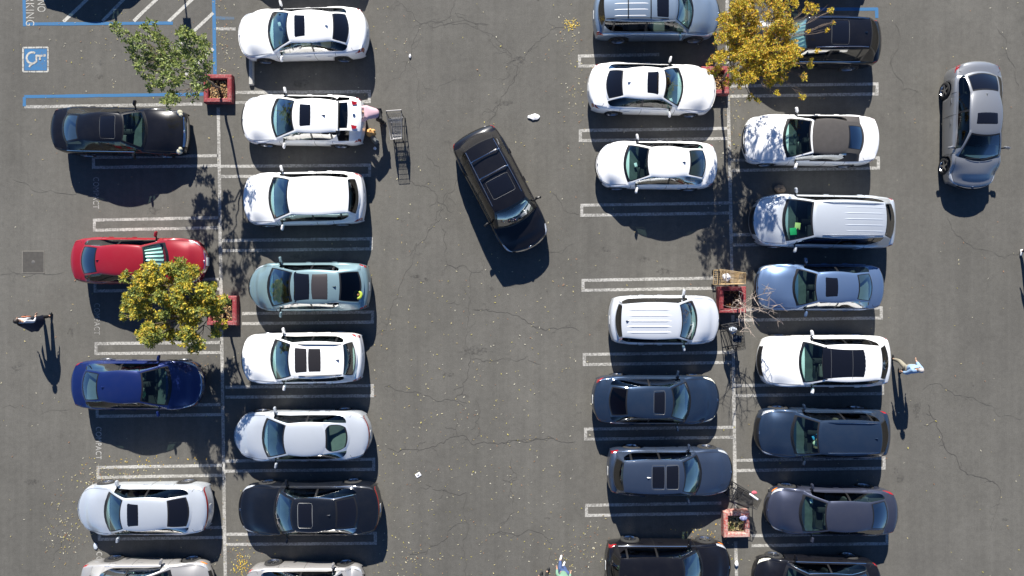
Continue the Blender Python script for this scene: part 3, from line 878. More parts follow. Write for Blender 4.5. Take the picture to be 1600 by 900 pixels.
# cracks and tar seams
rc = random.Random(3)
def wander(pts, amp, depth=4):
    for _ in range(depth):
        out = [pts[0]]
        for a, b in zip(pts[:-1], pts[1:]):
            L = math.hypot(b[0]-a[0], b[1]-a[1]); mx, my = (a[0]+b[0])/2, (a[1]+b[1])/2
            o = rc.gauss(0, amp)*L; out += [(mx-(b[1]-a[1])/max(L, 1e-6)*o, my+(b[0]-a[0])/max(L, 1e-6)*o), b]
        pts = out
    return pts
CR = [
 ([(618, 0), (645, 20), (658, 38), (690, 33), (705, 24), (712, 0)], .03), ([(658, 38), (648, 60), (643, 83), (635, 98), (625, 120)], .026),
 ([(638, 96), (652, 115), (653, 140), (655, 170), (655, 200)], .018), ([(653, 122), (713, 123)], .012), ([(655, 38), (700, 36), (735, 40), (752, 48), (770, 55), (785, 72), (800, 88)], .026),
 ([(711, 18), (728, 32), (760, 38)], .018), ([(690, 33), (740, 36), (763, 38)], .016), ([(765, 60), (790, 82), (803, 92), (815, 88)], .014), ([(884, 42), (866, 45), (835, 70), (820, 90), (808, 110), (798, 133), (785, 150), (777, 165), (765, 190)], .026),
 ([(800, 88), (792, 100), (797, 118), (785, 125), (790, 145)], .014), ([(820, 90), (800, 95), (812, 112), (802, 130)], .012), ([(765, 190), (740, 230), (728, 260), (712, 285), (690, 320), (680, 345)], .018),
 ([(640, 283), (660, 290), (680, 302), (700, 330)], .024), ([(640, 400), (651, 380), (628, 440), (610, 490), (603, 517), (592, 517)], .022), ([(700, 300), (690, 340), (670, 360), (650, 385)], .018),
 ([(600, 605), (645, 613), (665, 618), (690, 627), (710, 626), (722, 615), (730, 585), (735, 560)], .03), ([(735, 560), (728, 540), (732, 500), (735, 460), (737, 425)], .016),
 ([(738, 484), (760, 484), (785, 488), (815, 498), (845, 512), (852, 517), (905, 517)], .026), ([(718, 476), (700, 474)], .02), ([(737, 425), (755, 422), (755, 405)], .016), ([(735, 560), (760, 563), (800, 562), (845, 570)], .012),
 ([(605, 700), (640, 702), (680, 698), (700, 686), (715, 682), (716, 660), (712, 645)], .024), ([(715, 682), (745, 693), (790, 692), (830, 690), (865, 685), (900, 690)], .028), ([(790, 692), (795, 688), (845, 686)], .014),
 ([(743, 625), (742, 660), (750, 680)], .02), ([(665, 757), (690, 765), (705, 770), (730, 770)], .022), ([(640, 866), (668, 860), (685, 850), (700, 835), (712, 820)], .02), ([(765, 834), (800, 834), (850, 836)], .02),
 ([(785, 748), (800, 755), (806, 750), (800, 715)], .018), ([(800, 755), (803, 800), (790, 815), (780, 830)], .014), ([(730, 770), (733, 820), (725, 870), (727, 900)], .013), ([(850, 836), (862, 850), (858, 880)], .013),
 ([(1450, 632), (1462, 655), (1472, 680), (1475, 695), (1490, 710), (1500, 732), (1520, 742), (1550, 752), (1560, 760)], .028), ([(1560, 760), (1558, 790), (1550, 830)], .014), ([(1555, 40), (1575, 90), (1590, 140)], .014),
 ([(0, 430), (40, 433), (100, 425)], .013), ([(20, 280), (70, 300), (140, 300)], .011), ([(1400, 30), (1395, 90), (1410, 140), (1440, 150)], .015), ([(1480, 340), (1510, 380), (1560, 400), (1598, 395)], .012), ([(1440, 610), (1470, 600), (1520, 620), (1560, 650), (1598, 655)], .012),
 ([(900, 380), (850, 395), (830, 385)], .010), ([(690, 350), (695, 400), (737, 425)], .013), ([(665, 240), (690, 290)], .010), ([(0, 640), (60, 650), (110, 640)], .010), ([(60, 800), (90, 830), (80, 880)], .010),
 ([(700, 220), (720, 245), (735, 268)], .012), ([(862, 300), (885, 330), (905, 335)], .012)]
mb = MB(); zz = .002
for pts, wd in CR:
    P = wander(pts, .11, 3); g = []; zz += .00004
    for i, p in enumerate(P):
        A = G(*p); t = (G(*P[min(i+1, len(P)-1)])-G(*P[max(i-1, 0)])); t = t.normalized() if t.length > 0 else Vector((1, 0, 0)); w2 = wd*rc.uniform(.16, .5)*(.5 if i in (0, len(P)-1) else 1)
        n_ = Vector((-t.y, t.x, 0))*w2; g.append([A+n_+Vector((0, 0, zz)), A-n_+Vector((0, 0, zz))])
    mb.grid(g)
    for _ in range(int(len(P)*.14)):      # side branches
        i = rc.randrange(len(P)); a = rc.uniform(0, 6.28); l = rc.uniform(6, 22)
        Q = wander([P[i], (P[i][0]+l*math.cos(a), P[i][1]+l*math.sin(a))], .14, 3); g = []; zz += .00003
        for j, p in enumerate(Q):
            A = G(*p); t = (G(*Q[min(j+1, len(Q)-1)])-G(*Q[max(j-1, 0)])); t = t.normalized() if t.length > 0 else Vector((1, 0, 0))
            n_ = Vector((-t.y, t.x, 0))*wd*.17; g.append([A+n_+Vector((0, 0, zz)), A-n_+Vector((0, 0, zz))])
        mb.grid(g)
tag(mb.build('asphalt_cracks', simple('crack_dark', (.066, .063, .057), .95), smooth=False), kind='structure')
# oil and tyre stains: thin irregular films
mb = MB(); zz = .0015
for (px, py, rx_, ry_) in [(650, 432, 10, 3), (663, 438, 9, 4), (768, 451, 4, 3), (855, 455, 2, 2), (885, 510, 2, 2), (627, 538, 2, 3), (155, 120, 8, 4), (158, 97, 4, 8), (945, 390, 10, 5), (1005, 405, 12, 5), (1408, 748, 9, 6), (1400, 735, 4, 6), (50, 753, 12, 5), (110, 520, 5, 7), (629, 345, 3, 5), (740, 548, 22, 9), (790, 160, 18, 5), (812, 95, 12, 6), (905, 645, 5, 2), (1570, 812, 6, 3), (700, 585, 9, 4), (1432, 640, 8, 14), (985, 850, 6, 4), (26, 575, 7, 6), (855, 810, 6, 2), (470, 130, 14, 7), (240, 330, 12, 6), (222, 520, 10, 6), (470, 400, 16, 6), (1040, 425, 14, 6)]:
    zz += .00002; c = G(px, py, 0); vs = [(c.x, c.y, zz)]; N = 22
    for k in range(N):
        a = 2*math.pi*k/N; r = rc.uniform(.6, 1.15); vs.append((c.x+rx_*r*math.cos(a)/41, c.y+ry_*r*math.sin(a)/41, zz))
    mb.add(vs, [(0, 1+k, 1+(k+1) % N) for k in range(N)])
m, n, b = nt('oil_stain'); tc = _n(n, 'ShaderNodeTexCoord'); nz = _n(n, 'ShaderNodeTexNoise'); nz.inputs['Scale'].default_value = 9; nz.inputs['Detail'].default_value = 5
n.links.new(tc.outputs['Object'], nz.inputs[0]); mr = _n(n, 'ShaderNodeMapRange'); mr.inputs[1].default_value = .4; mr.inputs[2].default_value = .75; mr.inputs[3].default_value = 0; mr.inputs[4].default_value = .42
n.links.new(nz.outputs[0], mr.inputs[0]); n.links.new(mr.outputs[0], b.inputs['Alpha']); b.inputs['Base Color'].default_value = (.035, .033, .032, 1); b.inputs['Roughness'].default_value = .7
tag(mb.build('oil_stains', m, smooth=False), kind='structure')

# ------------------------------------------------------------------ fallen leaves
def colmat(name, rough=.7, trans=.0, attr='leafcol'):
    m, n, b = nt(name); at = _n(n, 'ShaderNodeAttribute', attribute_name=attr); n.links.new(at.outputs['Color'], b.inputs['Base Color']); b.inputs['Roughness'].default_value = rough
    b.inputs['Specular IOR Level'].default_value = .3
    if trans > 0:
        out = n.nodes['Material Output']; tl = _n(n, 'ShaderNodeBsdfTranslucent'); n.links.new(at.outputs['Color'], tl.inputs[0]); mx = _n(n, 'ShaderNodeMixShader'); mx.inputs[0].default_value = trans
        n.links.new(b.outputs[0], mx.inputs[1]); n.links.new(tl.outputs[0], mx.inputs[2]); n.links.new(mx.outputs[0], out.inputs[0])
    return m
M_LITTER = colmat('dry_leaf'); M_LEAF = colmat('tree_leaf', .5, .3)
def colored(mb, name, mat, cols, parent=None, smooth=False):
    """cols: one colour per face"""
    o = mb.build(name, mat, parent, smooth=smooth); me = o.data
    ca = me.color_attributes.new('leafcol', 'FLOAT_COLOR', 'CORNER')
    arr = np.ones((len(me.loops), 4), dtype=np.float32); k = 0
    for f, c in zip(mb.f, cols):
        arr[k:k+len(f), :3] = c; k += len(f)
    ca.data.foreach_set('color', arr.ravel()); return o
def leafquad(mb, c, l, w, M):
    vs = [c+M@Vector(v) for v in ((-l/2, 0, 0), (-.05*l, w/2, w*.12), (l/2, 0, 0), (-.05*l, -w/2, w*.12))]
    mb.add(vs, [(0, 1, 2), (0, 2, 3)])
def rrot(rnd, tilt):
    return Matrix.Rotation(rnd.uniform(0, 6.283), 3, 'Z')@Matrix.Rotation(rnd.gauss(0, tilt), 3, 'X')@Matrix.Rotation(rnd.gauss(0, tilt), 3, 'Y')
rl = random.Random(11)
mb = MB(); cols = []
def drop(px, py, s=1.0, pal=0):
    c = G(px, py); c.z = .012+rl.random()*.006; l = rl.uniform(.035, .095)*s; leafquad(mb, c, l, l*rl.uniform(.25, .5), rrot(rl, .15))
    c_ = rl.choice([(.42, .36, .18), (.52, .49, .38), (.34, .27, .13), (.46, .42, .27), (.40, .35, .10), (.30, .17, .10)] if pal == 0 else [(.62, .42, .04), (.55, .34, .05), (.62, .50, .12)])
    for _ in range(2): cols.append(c_)
for _ in range(760): drop(rl.uniform(-10, 1610), rl.uniform(-10, 910))
for _ in range(620):      # the aisle is fuller below
    x = rl.uniform(585, 905); y = 900-abs(rl.gauss(0, 330)); drop(x, y)
for (cx, cy, sx, sy, n_, pal) in [(893, 38, 5, 4, 70, 1), (885, 55, 12, 22, 40, 0), (379, 884, 7, 9, 90, 1), (375, 870, 22, 18, 70, 0), (185, 738, 35, 6, 70, 0), (140, 745, 14, 12, 60, 0), (110, 800, 22, 35, 120, 0), (97, 850, 14, 18, 60, 0), (1148, 170, 14, 30, 60, 0), (345, 60, 12, 30, 60, 0), (885, 880, 20, 14, 40, 0), (640, 880, 25, 15, 50, 0), (920, 855, 18, 25, 60, 0), (900, 140, 12, 50, 70, 0), (1120, 860, 25, 20, 50, 0), (160, 70, 60, 40, 60, 0), (1140, 240, 10, 60, 40, 0), (355, 110, 12, 25, 30, 0), (1100, 828, 20, 10, 25, 1), (610, 60, 20, 40, 30, 0), (230, 720, 50, 4, 40, 1)]:
    for _ in range(n_): drop(rl.gauss(cx, sx), rl.gauss(cy, sy), 1.0, pal)
tag(colored(mb, 'fallen_leaves', M_LITTER, cols), kind='stuff')

# ------------------------------------------------------------------ planters
M_CURB = worn('red_curb_paint', (.235, .025, .032), .45, dark=(.34, .20, .18))
M_CURB2 = worn('red_curb_worn', (.38, .05, .04), .66, dark=(.48, .42, .36))
M_SOIL = simple('soil', (.045, .032, .022), .95, noise=.5, nscale=20)
def planter(px, py, size, label, mat=M_CURB, h=.28, rot=0, wall=.17, pal=0, dense=160):
    k = (CAMH-h)/FPX; c = Vector(((px-800)*k, (450-py)*k, 0)); o = empty('planter', c, R(rot)); tag(o, label, 'planter', 'red planters along the parking rows')
    mb = MB(); s = size/2
    P = [(-s, -s), (s, -s), (s, s), (-s, s)]; q = s-wall; Q = [(-q, -q), (q, -q), (q, q), (-q, q)]; e = .03
    rings = [[(x, y, 0) for x, y in P], [(x, y, h-e) for x, y in P], [(x*(s-e)/s, y*(s-e)/s, h) for x, y in P], [(x*(q+e)/q, y*(q+e)/q, h) for x, y in Q], [(x, y, h-e) for x, y in Q], [(x, y, .05) for x, y in Q]]
    vs = [v for r_ in rings for v in r_]; fs = []
    for i in range(5):
        for kk in range(4): fs.append((i*4+kk, i*4+(kk+1) % 4, (i+1)*4+(kk+1) % 4, (i+1)*4+kk))
    mb.add(vs, fs); mb.build('curb_frame', mat, o, smooth=False)
    mb = MB(); g = [[(lerp(-q, q, a/8)*1.01, lerp(-q, q, b/8)*1.01, .10+rl.uniform(-.015, .025)) for b in range(9)] for a in range(9)]
    mb.grid(g); so = mb.build('soil', M_SOIL, o)
    mb2 = MB(); cols = []
    for _ in range(dense):
        leafquad(mb2, Vector((rl.uniform(-q, q)*.93, rl.uniform(-q, q)*.93, .135+rl.random()*.04)), rl.uniform(.06, .12), rl.uniform(.03, .05), rrot(rl, .35))
        c_ = rl.choice([(.32, .17, .07), (.42, .26, .10), (.22, .12, .05), (.45, .33, .16)] if pal == 0 else [(.40, .34, .16), (.5, .42, .22), (.25, .22, .08), (.16, .2, .06)]); cols += [c_, c_]
    tag(colored(mb2, 'leaf_litter', M_LITTER, cols, so), kind='stuff'); return c
p1 = planter(339.5, 138, 1.06, 'red planter beside the blue accessible bay at upper left, foot of the green tree')
p2 = planter(346, 485.5, 1.12, 'red planter under the yellow-green tree beside the red sedan', h=.30)
p3 = planter(1118, 125, 1.05, 'red planter mostly hidden under the golden tree at upper right', h=.30)
p4 = planter(1145.5, 468.5, 1.00, 'deep red planter holding the bare twiggy tree', h=.42, dense=60)
p5 = planter(1151.5, 820, .98, 'faded red planter with peeling paint and dry leaves, no tree', mat=M_CURB2, h=.35, pal=1, dense=330, rot=1)

# wheel stop
M_CONC = simple('concrete_stop', (.42, .41, .38), .85, noise=.2, nscale=12)
c = G(393.5, 97); mb = MB()
pr = [(-.095, 0), (-.09, .06), (-.06, .12), (.06, .12), (.09, .06), (.095, 0)]
g = [[(x*sx, y, z*sz) for (x, z) in pr] for (y, sx, sz) in ((-.90, .8, .85), (-.87, 1, 1), (.87, 1, 1), (.9, .8, .85))]
mb.grid(g); mb.add(g[0], [tuple(range(6))]); mb.add(g[-1], [tuple(range(5, -1, -1))])
tag(mb.build('wheel_stop', M_CONC, smooth=False, loc=(c.x, c.y, 0)), 'pale concrete wheel stop lying under the nose of the white sedan at the top', 'wheel stop')

# sign post just above the frame; its shadow crosses the hatching
c = G(279, -92); sg = empty('sign_post', c); tag(sg, 'thin metal sign post beyond the hatched aisle, seen by its shadow', 'sign')
mb = MB(); mb.tube([(0, 0, 0), (0, 0, 2.25)], .03, 8); mb.build('pole', M_ALLOY, sg)
mb = MB(); mb.box((0, -.04, 2.0), (.30, .01, .45)); mb.build('sign_plate', M_BLUE, sg, smooth=False)
# ------------------------------------------------------------------ the cars
W1 = paint('white_paint', (.88, .88, .87), rough=.4, dust=.02)
W2 = paint('pearl_white', (.64, .67, .71), metal=.25, rough=.4, dust=.04)
SILV = paint('silver_paint', (.50, .52, .55), metal=.5, rough=.38, dust=.08)
SILVW = paint('bright_silver', (.62, .66, .70), metal=.5, rough=.4, dust=.05)
TAN = paint('champagne_paint', (.42, .41, .40), metal=.5, rough=.38, dust=.08)
BLK = paint('black_paint', (.006, .006, .008), rough=.3, dust=.02)
NAVYBLK = paint('blue_black_paint', (.007, .009, .014), metal=.2, rough=.35, dust=.02)
SLATE = paint('slate_paint', (.042, .062, .105), metal=.5, rough=.42, dust=.05)
SLATE2 = paint('dark_slate_paint', (.022, .040, .076), metal=.5, rough=.42, dust=.05)
GREY = paint('grey_paint', (.30, .31, .325), metal=.6, rough=.36, dust=.10)
STEEL = paint('steel_blue_paint', (.12, .19, .33), metal=.5, rough=.38, dust=.06)
BGREY = paint('blue_grey_paint', (.22, .29, .38), metal=.5, rough=.38, dust=.10)
BLUE = paint('deep_blue_paint', (.008, .020, .11), metal=.35, rough=.33, dust=.03)
TEAL = paint('pale_teal_paint', (.20, .30, .33), metal=.35, rough=.4, dust=.05)
REDP = paint('red_paint', (.27, .008, .016), metal=.1, rough=.35, dust=.03)
SR = M_SUNROOF
# left bank, nose to the planters or to the lane
parked('sedan', 'older black sedan with round twin headlights in the left row beside the blue lined bay', 296, 77, 167, 243, 1.43, BLK, 231, 189, 120, 95.5, sr=[(156, 179, 178, 215, SR)], rot=-.6,
       hl='round', seats='grey', seal=simple('seal_grey', (.11, .11, .11), .4), trim=M_CHROME, rim='ten', bf=.12, tf=.86, zh0=.74, rw=.57, fin=False, gi=5.8, grille=M_CHROME)
parked('sedan', 'bright red sedan with a silver sunshade behind its windshield', 326, 108.5, 371, 444, 1.46, REDP, 264, 221, 148.7, 123.6, rot=-.5, rim='seven', plate_front=True, hld=.75, bglass=GL_DARK, grille=M_CHROME, bf=.30, tf=.7, find=3.6)
parked('sedan', 'deep blue sedan in the left row below the yellow-green tree', 320.5, 109, 561, 641, 1.44, BLUE, 268.5, 218, 151.6, 125.6, rot=-.5, seats='grey', amber=True, hld=.8, rim='five', bglass=GL_CLEAR, bf=.28, tf=.72, tld=.5, grille=M_CHROME)
parked('sedan', 'pale silver sedan with black rear glass in the left row', 119.5, 334, 753, 837, 1.44, SILVW, 162, 189.5, 259.7, 299.5, rot=.8, sr=[(197.5, 217, 785, 823, SR)], bglass=SR, tld=.3, tl='bar', rim='ten', bf=.30, tf=.72, trim=M_CHROME, fin=False, find=4)
parked('hatchback', 'champagne silver hatchback cut by the bottom edge at lower left', 335, 122, 873, 955, 1.52, TAN, 271, 222, 150, 134, kind='suv', rot=-.5, zh0=.74, zc=1.0, wr=.33, rw=.62, trim=M_CHROME, amber=True, rim='five', rglass=GL_MID, bf=.26)
# second bank, noses left
parked('sedan', 'white sedan with black sunroof at the top of the second row', 370.5, 577.5, 11, 94, 1.46, W1, 418, 450, 519, 548, rot=1.2, sr=[(459, 477, 21, 58, SR)], bglass=SR, tld=.55, sglass=GL_MID, seats='tan', trim=M_CHROME, rim='multi', mirror=W1)
b2 = parked('hatchback', 'white hatchback with its tailgate raised beside the person in pink', 373, 571.5, 147, 228, 1.46, W1, 422, 458.5, 526, 552, kind='suv', open_gate=True, rot=-.8, wr=.33, zh0=.72, zc=.98, rw=.62, zdeck=1.0, sr=[(467, 486, 161, 198, SR)], fin=True, finmat=M_BLACK, find=3.3, seats='grey', rim='five')
parked('suv', 'plain white crossover with a bare roof and curved dark rear glass', 376, 572.5, 268, 353, 1.60, W1, 419, 450.7, 544, 562, kind='suv', rot=1.0, fin=False, rim='five', tld=.45, zrr=1.50)
parked('hatchback', 'pale teal liftback with a ribbed solar panel on its dark roof', 384, 580, 410, 486, 1.49, TEAL, 416, 455.6, 529, 569, kind='suv', rot=.3, wr=.32, zh0=.72, zc=1.0, rw=.62, rwr=.60, zrr=1.40, zdeck=1.10,
       sr=[(458, 484.5, 424, 472, SR), (485.5, 512.5, 424, 472, simple('solar_film', (.035, .030, .032), .45))], bglass=GL_DARK, finmat=M_BLACK, find=3.42, rim='five', bf=.32, tf=.68, amber=False, sglass=GL_MID, gend=('bl', .03))
parked('suv', 'white crossover with a large brown-black panoramic roof and pale rear shade', 374, 570, 519, 600, 1.62, W1, 422, 452.7, 537, 558, kind='suv', rot=.8, sr=[(459.5, 480, 541, 582, simple('pano_glass', (.025, .022, .02), .15, coat=1)), (480.8, 502, 541, 582, MATS['pano_glass'])], rim='five', rails=M_BLACK, tld=.45, bglass=GL_CLEAR, finmat=M_BLACK)
parked('sedan', 'silver sedan with an oval rear window above the black sedan', 364, 582, 640, 721, 1.46, SILVW, 409, 445.5, 507, 547, rot=1.0, oval=.5, bglass=GL_CLEAR, wglass=GL_CLEAR, seats='grey', tl='bar', fin=False, bf=.32, tf=.68, br=.25, tr=.74, rim='ten', rwr=.60, bw=.52)
parked('sedan', 'black sedan with outlined sunroof at the bottom of the second row', 371.6, 597, 752, 838, 1.50, NAVYBLK, 427, 457, 523, 563, rot=.8, sr=[(465, 488, 784, 823, SR)], trim=M_CHROME, trim2=True, tl='bar', bglass=SR, rim='ten', finmat=M_CHROME, seal=simple('seal_pale', (.3, .3, .29), .4))
parked('sedan', 'silver car with champagne flank cut by the bottom edge in the second row', 574, 379, 881, 958, 1.46, TAN, 541, 508, 428, 400, rot=-.5, trim=M_CHROME, rim='five', fin=False)
# third bank
parked('suv', 'blue-grey SUV with silver roof slats at the top edge right of the aisle', 1127, 925.5, -16, 63, 1.74, BGREY, 1084, 1058.5, 944, 934, kind='suv', rot=.4, sr=[(1026, 1046, -24, 24, SR)], rails=M_BLACK, xbars=[(981.5, M_BLACK), (1017, M_BLACK)], pribs=(960, 1014, (-.42, -.21, 0, .21, .42), simple('slat_silver', (.75, .76, .78), .4), .022), seats='light', rim='five', gend=('bl', .03), trim=M_CHROME, fin=False)
parked('sedan', 'white sedan with a black rear window and sunroof beside the golden tree', 1120, 917, 98, 179, 1.45, W1, 1068, 1038.7, 974, 944, rot=-1.2, sr=[(1010.7, 1030, 109, 147, SR)], bglass=SR, tld=.5, trim=M_CHROME, rim='five', finmat=SILV)
parked('sedan', 'white sedan without sunroof in the third row, nose to the wide aisle', 929, 1122.6, 220, 296, 1.44, W1, 974, 1015, 1078, 1106, rot=-.8, bglass=GL_MID, seats='grey', rim='five', tld=.45, finmat=M_BLACK, bf=.3, tf=.72)
parked('hatchback', 'small white boxy hatchback with a ribbed roof beside the bare-tree planter', 1127, 950, 461, 539, 1.62, W2, 1090, 1064, 971, 960.5, kind='suv', rot=0, wr=.32, zh0=.84, zc=1.05, rw=.67, tl='high', pribs=(980, 1050, (-.40, -.2, 0, .2, .40), W1, .03), ribsink=.6, finmat=M_BLACK, rim='five', dash=M_PLASTIC, br=.16, amber=False)
parked('sedan', 'dark slate sedan with brownish rear glass in the third row', 1125, 924, 585, 664, 1.44, SLATE2, 1080, 1050, 981, 948, rot=-.5, sr=[(1021.6, 1039.5, 608, 645, SR)], seal=MATS['seal_grey'], bglass=glass('brown_glass', (.16, .09, .07)), tld=.45, trim=M_CHROME, rim='five', fin=False, lampmat=simple('lamp_cream', (.75, .74, .62), .15, coat=1))
parked('suv', 'slate crossover with a double sunroof in the third row', 1147, 947.5, 697, 775, 1.60, SLATE, 1097, 1068, 974, 957, kind='suv', rot=-.3, sr=[(1018.7, 1039, 727, 765, SR), (1041, 1061, 727, 765, SR)], tld=.45, seats='grey', trim=M_CHROME, trim2=True, rim='five', finmat=W1, find=3.3, seal=MATS['seal_grey'])
parked('suv', 'black SUV cut by the bottom edge right of the wide aisle', 1144, 944, 842, 925, 1.64, BLK, 1099, 1067, 968, 952, kind='suv', rot=-.5, tld=.5, rim='five', trim=M_CHROME, finmat=BLK, amber=True)
# fourth bank
parked('suv', 'black SUV half hidden under the golden tree with a silver sunshade', 1168, 1379.5, 27, 107, 1.80, BLK, 1228, 1262, 1362, 1374, kind='suv', rot=-.3, sr=[(1299.6, 1327, 37, 76, SR)], rails=M_CHROME, rim='five', trim=M_CHROME, sglass=GL_DARK, finmat=M_CHROME, seal=MATS['seal_grey'])
parked('convertible', 'white convertible with a closed black fabric top', 1158, 1375.6, 178, 259, 1.40, W1, 1223, 1269.5, 1327, 1351, rot=-1, fabric_roof=True, fabric=simple('black_canvas', (.06, .055, .053), .95, noise=.2, nscale=6), rw=.64, rwr=.62, bw=.62, gend=('bl', .03), pillars=[], fin=False, tld=.4, bglass=GL_DARK, tl='wrap', rim='five', bf=.26)
parked('minivan', 'silver-white minivan with ribs along its long roof', 1169.5, 1402, 303, 389, 1.76, SILVW, 1222, 1273, 1385, 1399, kind='van', rot=-1, rails=M_CHROME, pribs=(1318, 1386, (-.42, -.21, 0, .21, .42), SILVW, .035), bglass=GL_DARK, fin=False, sglass=GL_DARK, seats='grey', rim='five', trim=None, bf=.30, tf=.72, br=.08)
parked('sedan', 'steel blue sedan beside the bare tree in the fourth row', 1178, 1383, 413, 484, 1.43, STEEL, 1238, 1277.6, 1342, 1366, rot=0, sr=[(1289.7, 1310, 430, 463, SR)], seats='grey', bglass=GL_CLEAR, rim='five', fin=False, trim=M_BLACK, lampmat=simple('lamp_hazy', (.5, .5, .45), .3, coat=1))
parked('suv', 'white crossover with a long black glass roof beside the man in a light blue shirt', 1181.7, 1394.5, 523, 605, 1.64, W1, 1248, 1289, 1378, 1389, kind='suv', rot=.3, sr=[(1287, 1355, 540, 592, SR)], seats='grey', rim='five', fin=False, crossbars=[], glass_seams=[1300, 1333], trim=M_CHROME)
parked('suv', 'dark blue-grey SUV with bright roof rails in the fourth row', 1177.5, 1393.7, 636, 716, 1.68, SLATE2, 1235, 1281.7, 1378, 1389, kind='suv', rot=-.3, rails=M_CHROME, seats='tan', trim=M_CHROME, rim='five', tld=.4, finmat=SLATE2, amber=False)
parked('sedan', 'slate grey sedan with a dark sloping rear window beside the faded planter', 1193, 1405, 759, 837, 1.45, paint('charcoal_violet', (.050, .057, .088), metal=.5, rough=.42, dust=.05), 1248, 1294, 1364, 1390, rot=-.3, tld=.6, bglass=GL_DARK, fin=False, amber=True, seats='grey', rim='multi', bf=.3, tf=.72)
parked('sedan', 'black car with silver window outline cut by the bottom edge in the fourth row', 1173.5, 1379, 868, 948, 1.47, BLK, 1222, 1262, 1335, 1362, rot=-.5, trim=M_CHROME, trim2=True, rim='ten', fin=False, lampmat=MATS['lamp_cream'])
# cars in the lanes
c = Car('suv', 'black SUV with silver crossbars driving diagonally through the wide aisle', 4.85, 1.92, 1.75, BLK, kind='suv', cat='car', wsb=1.02, wst=1.64, rr=4.15, bl=4.62, crossbars=[(2.98, M_CHROME), (3.65, M_CHROME)], rails=M_CHROME, sunroofs=[(2.1, 2.78, -.44, .44, SR)], seal=MATS['seal_grey'], seats='tan', rglass=GL_MID, sglass=GL_MID, lampmat=M_LAMP, rim='five', fin=False, mirror=M_BLACK, bglass=SR, grille=M_CHROME)
q = G(783, 297, .8); c.root.location = (q.x, q.y, 0); c.root.rotation_euler = (0, 0, R(-62.5))
c = Car('sedan', 'warm grey sedan with black sunroof driving down the right-hand lane', 4.70, 1.84, 1.44, GREY, wsb=.98, wst=1.92, rr=3.46, bl=4.26, sunroofs=[(2.22, 2.66, -.42, .42, SR)], bglass=SR, rim='five', tld=.55, finmat=GREY, find=3.3, cat='car')
q = G(1523, 197, .6); c.root.location = (q.x-.08, q.y, 0); c.root.rotation_euler = (0, 0, R(-90.5))
# neighbours just outside the frame, seen by their shadows
def outside(name, label, px, py, L, H, mat, ang, kind='sedan'):
    c = Car(name, label, L, 1.84, H, mat, kind=kind, wsb=.26*L, wst=.42*L, rr=(.74 if kind == 'sedan' else .88)*L, bl=(.88 if kind == 'sedan' else .95)*L)
    q = G(px, py); c.root.location = q; c.root.rotation_euler = (0, 0, R(ang))
outside('sedan', 'silver sedan above the top edge left, shading the hatched aisle', 150, -79, 4.5, 1.45, SILV, 0)
outside('sedan', 'white car above the top edge over the second row', 476, -75, 4.7, 1.45, W1, 180)
outside('suv', 'grey SUV above the top edge over the fourth row', 1255, -84, 4.6, 1.66, GREY, 180, 'suv')

# raised tailgate of the white hatchback
def tailgate(s):
    g = MB(); hw = s.rwr*s.W/2; z0 = s.zrr+.0
    rows = []
    for (d, z, wv) in ((s.rr+.02, z0, .97), (s.rr+.10, z0+.055, .99), (s.rr+.44, z0+.13, 1.0), (s.rr+.50, z0+.14, 1.02), (s.rr+.80, z0+.10, 1.04), (s.rr+.90, z0+.02, 1.0)):
        rows.append((d, z, wv))
    def row(i, vs, off=0): d, z, wv = rows[i]; return [s.P(d-.05*v*v, v*hw*wv, z-.05*v*v+off) for v in vs]
    vs = [-1, -.97, -.86, -.5, 0, .5, .86, .97, 1]
    top = [row(i, vs) for i in range(6)]; bot = [row(i, vs, -.045) for i in range(6)]
    g.grid(top, cm=lambda i, j: None if (i == 1 and 1 < j < 6) else 0); g.grid([list(reversed(r)) for r in bot], cm=lambda i, j: None if (i == 1 and 1 < j < 6) else 0)
    n_ = len(vs)
    for i in range(5):
        for e in (0, n_-1): g.add([top[i][e], top[i+1][e], bot[i+1][e], bot[i][e]], [(0, 1, 2, 3)])
    g.grid([top[5], bot[5]]); g.grid([top[0], bot[0]])
    tg = g.build('tailgate', s.mat, s.root, sharp=35)
    w_ = MB(); w_.grid([r[2:7] for r in top[1:3]]); w_.build('rear_window', GL_DARK, tg)
    sp = MB(); sp.grid([[s.P(rows[0][0]+.02*k+.03, v*hw*.95, z0+.035+.02*k) for v in np.linspace(-1, 1, 9)] for k in range(4)]); sp.build('spoiler', M_BLACK, tg)
    for sg_ in (1, -1):
        m_ = MB(); y = sg_*hw*.8; z = z0+.135
        m_.add([s.P(s.rr+.55, y-.08, z+.005), s.P(s.rr+.60, y+.07, z), s.P(s.rr+.74, y+.05, z-.015), s.P(s.rr+.76, y-.04, z-.02)], [(0, 1, 2, 3)]); m_.build('taillight', M_RED, tg, smooth=False)
        m_ = MB(); m_.tube([s.P(s.rr+.45, sg_*hw*.94, z0+.06), s.P(s.rr+.22, sg_*hw*1.02, z0-.45)], .012, 6); m_.build('gas_strut', M_BLACK, tg)
    m_ = MB(); m_.sphere(s.P(s.rr+.66, 0, z0+.14), (.05, .06, .012), 12); m_.build('emblem', M_CHROME, tg)
    # trunk floor and dark jambs
    fl = MB(); fl.box(s.P(s.L-.62, 0, .62), (.9, 1.05, .04)); fl.build('trunk_floor', M_INT, s.root)
tailgate(b2)

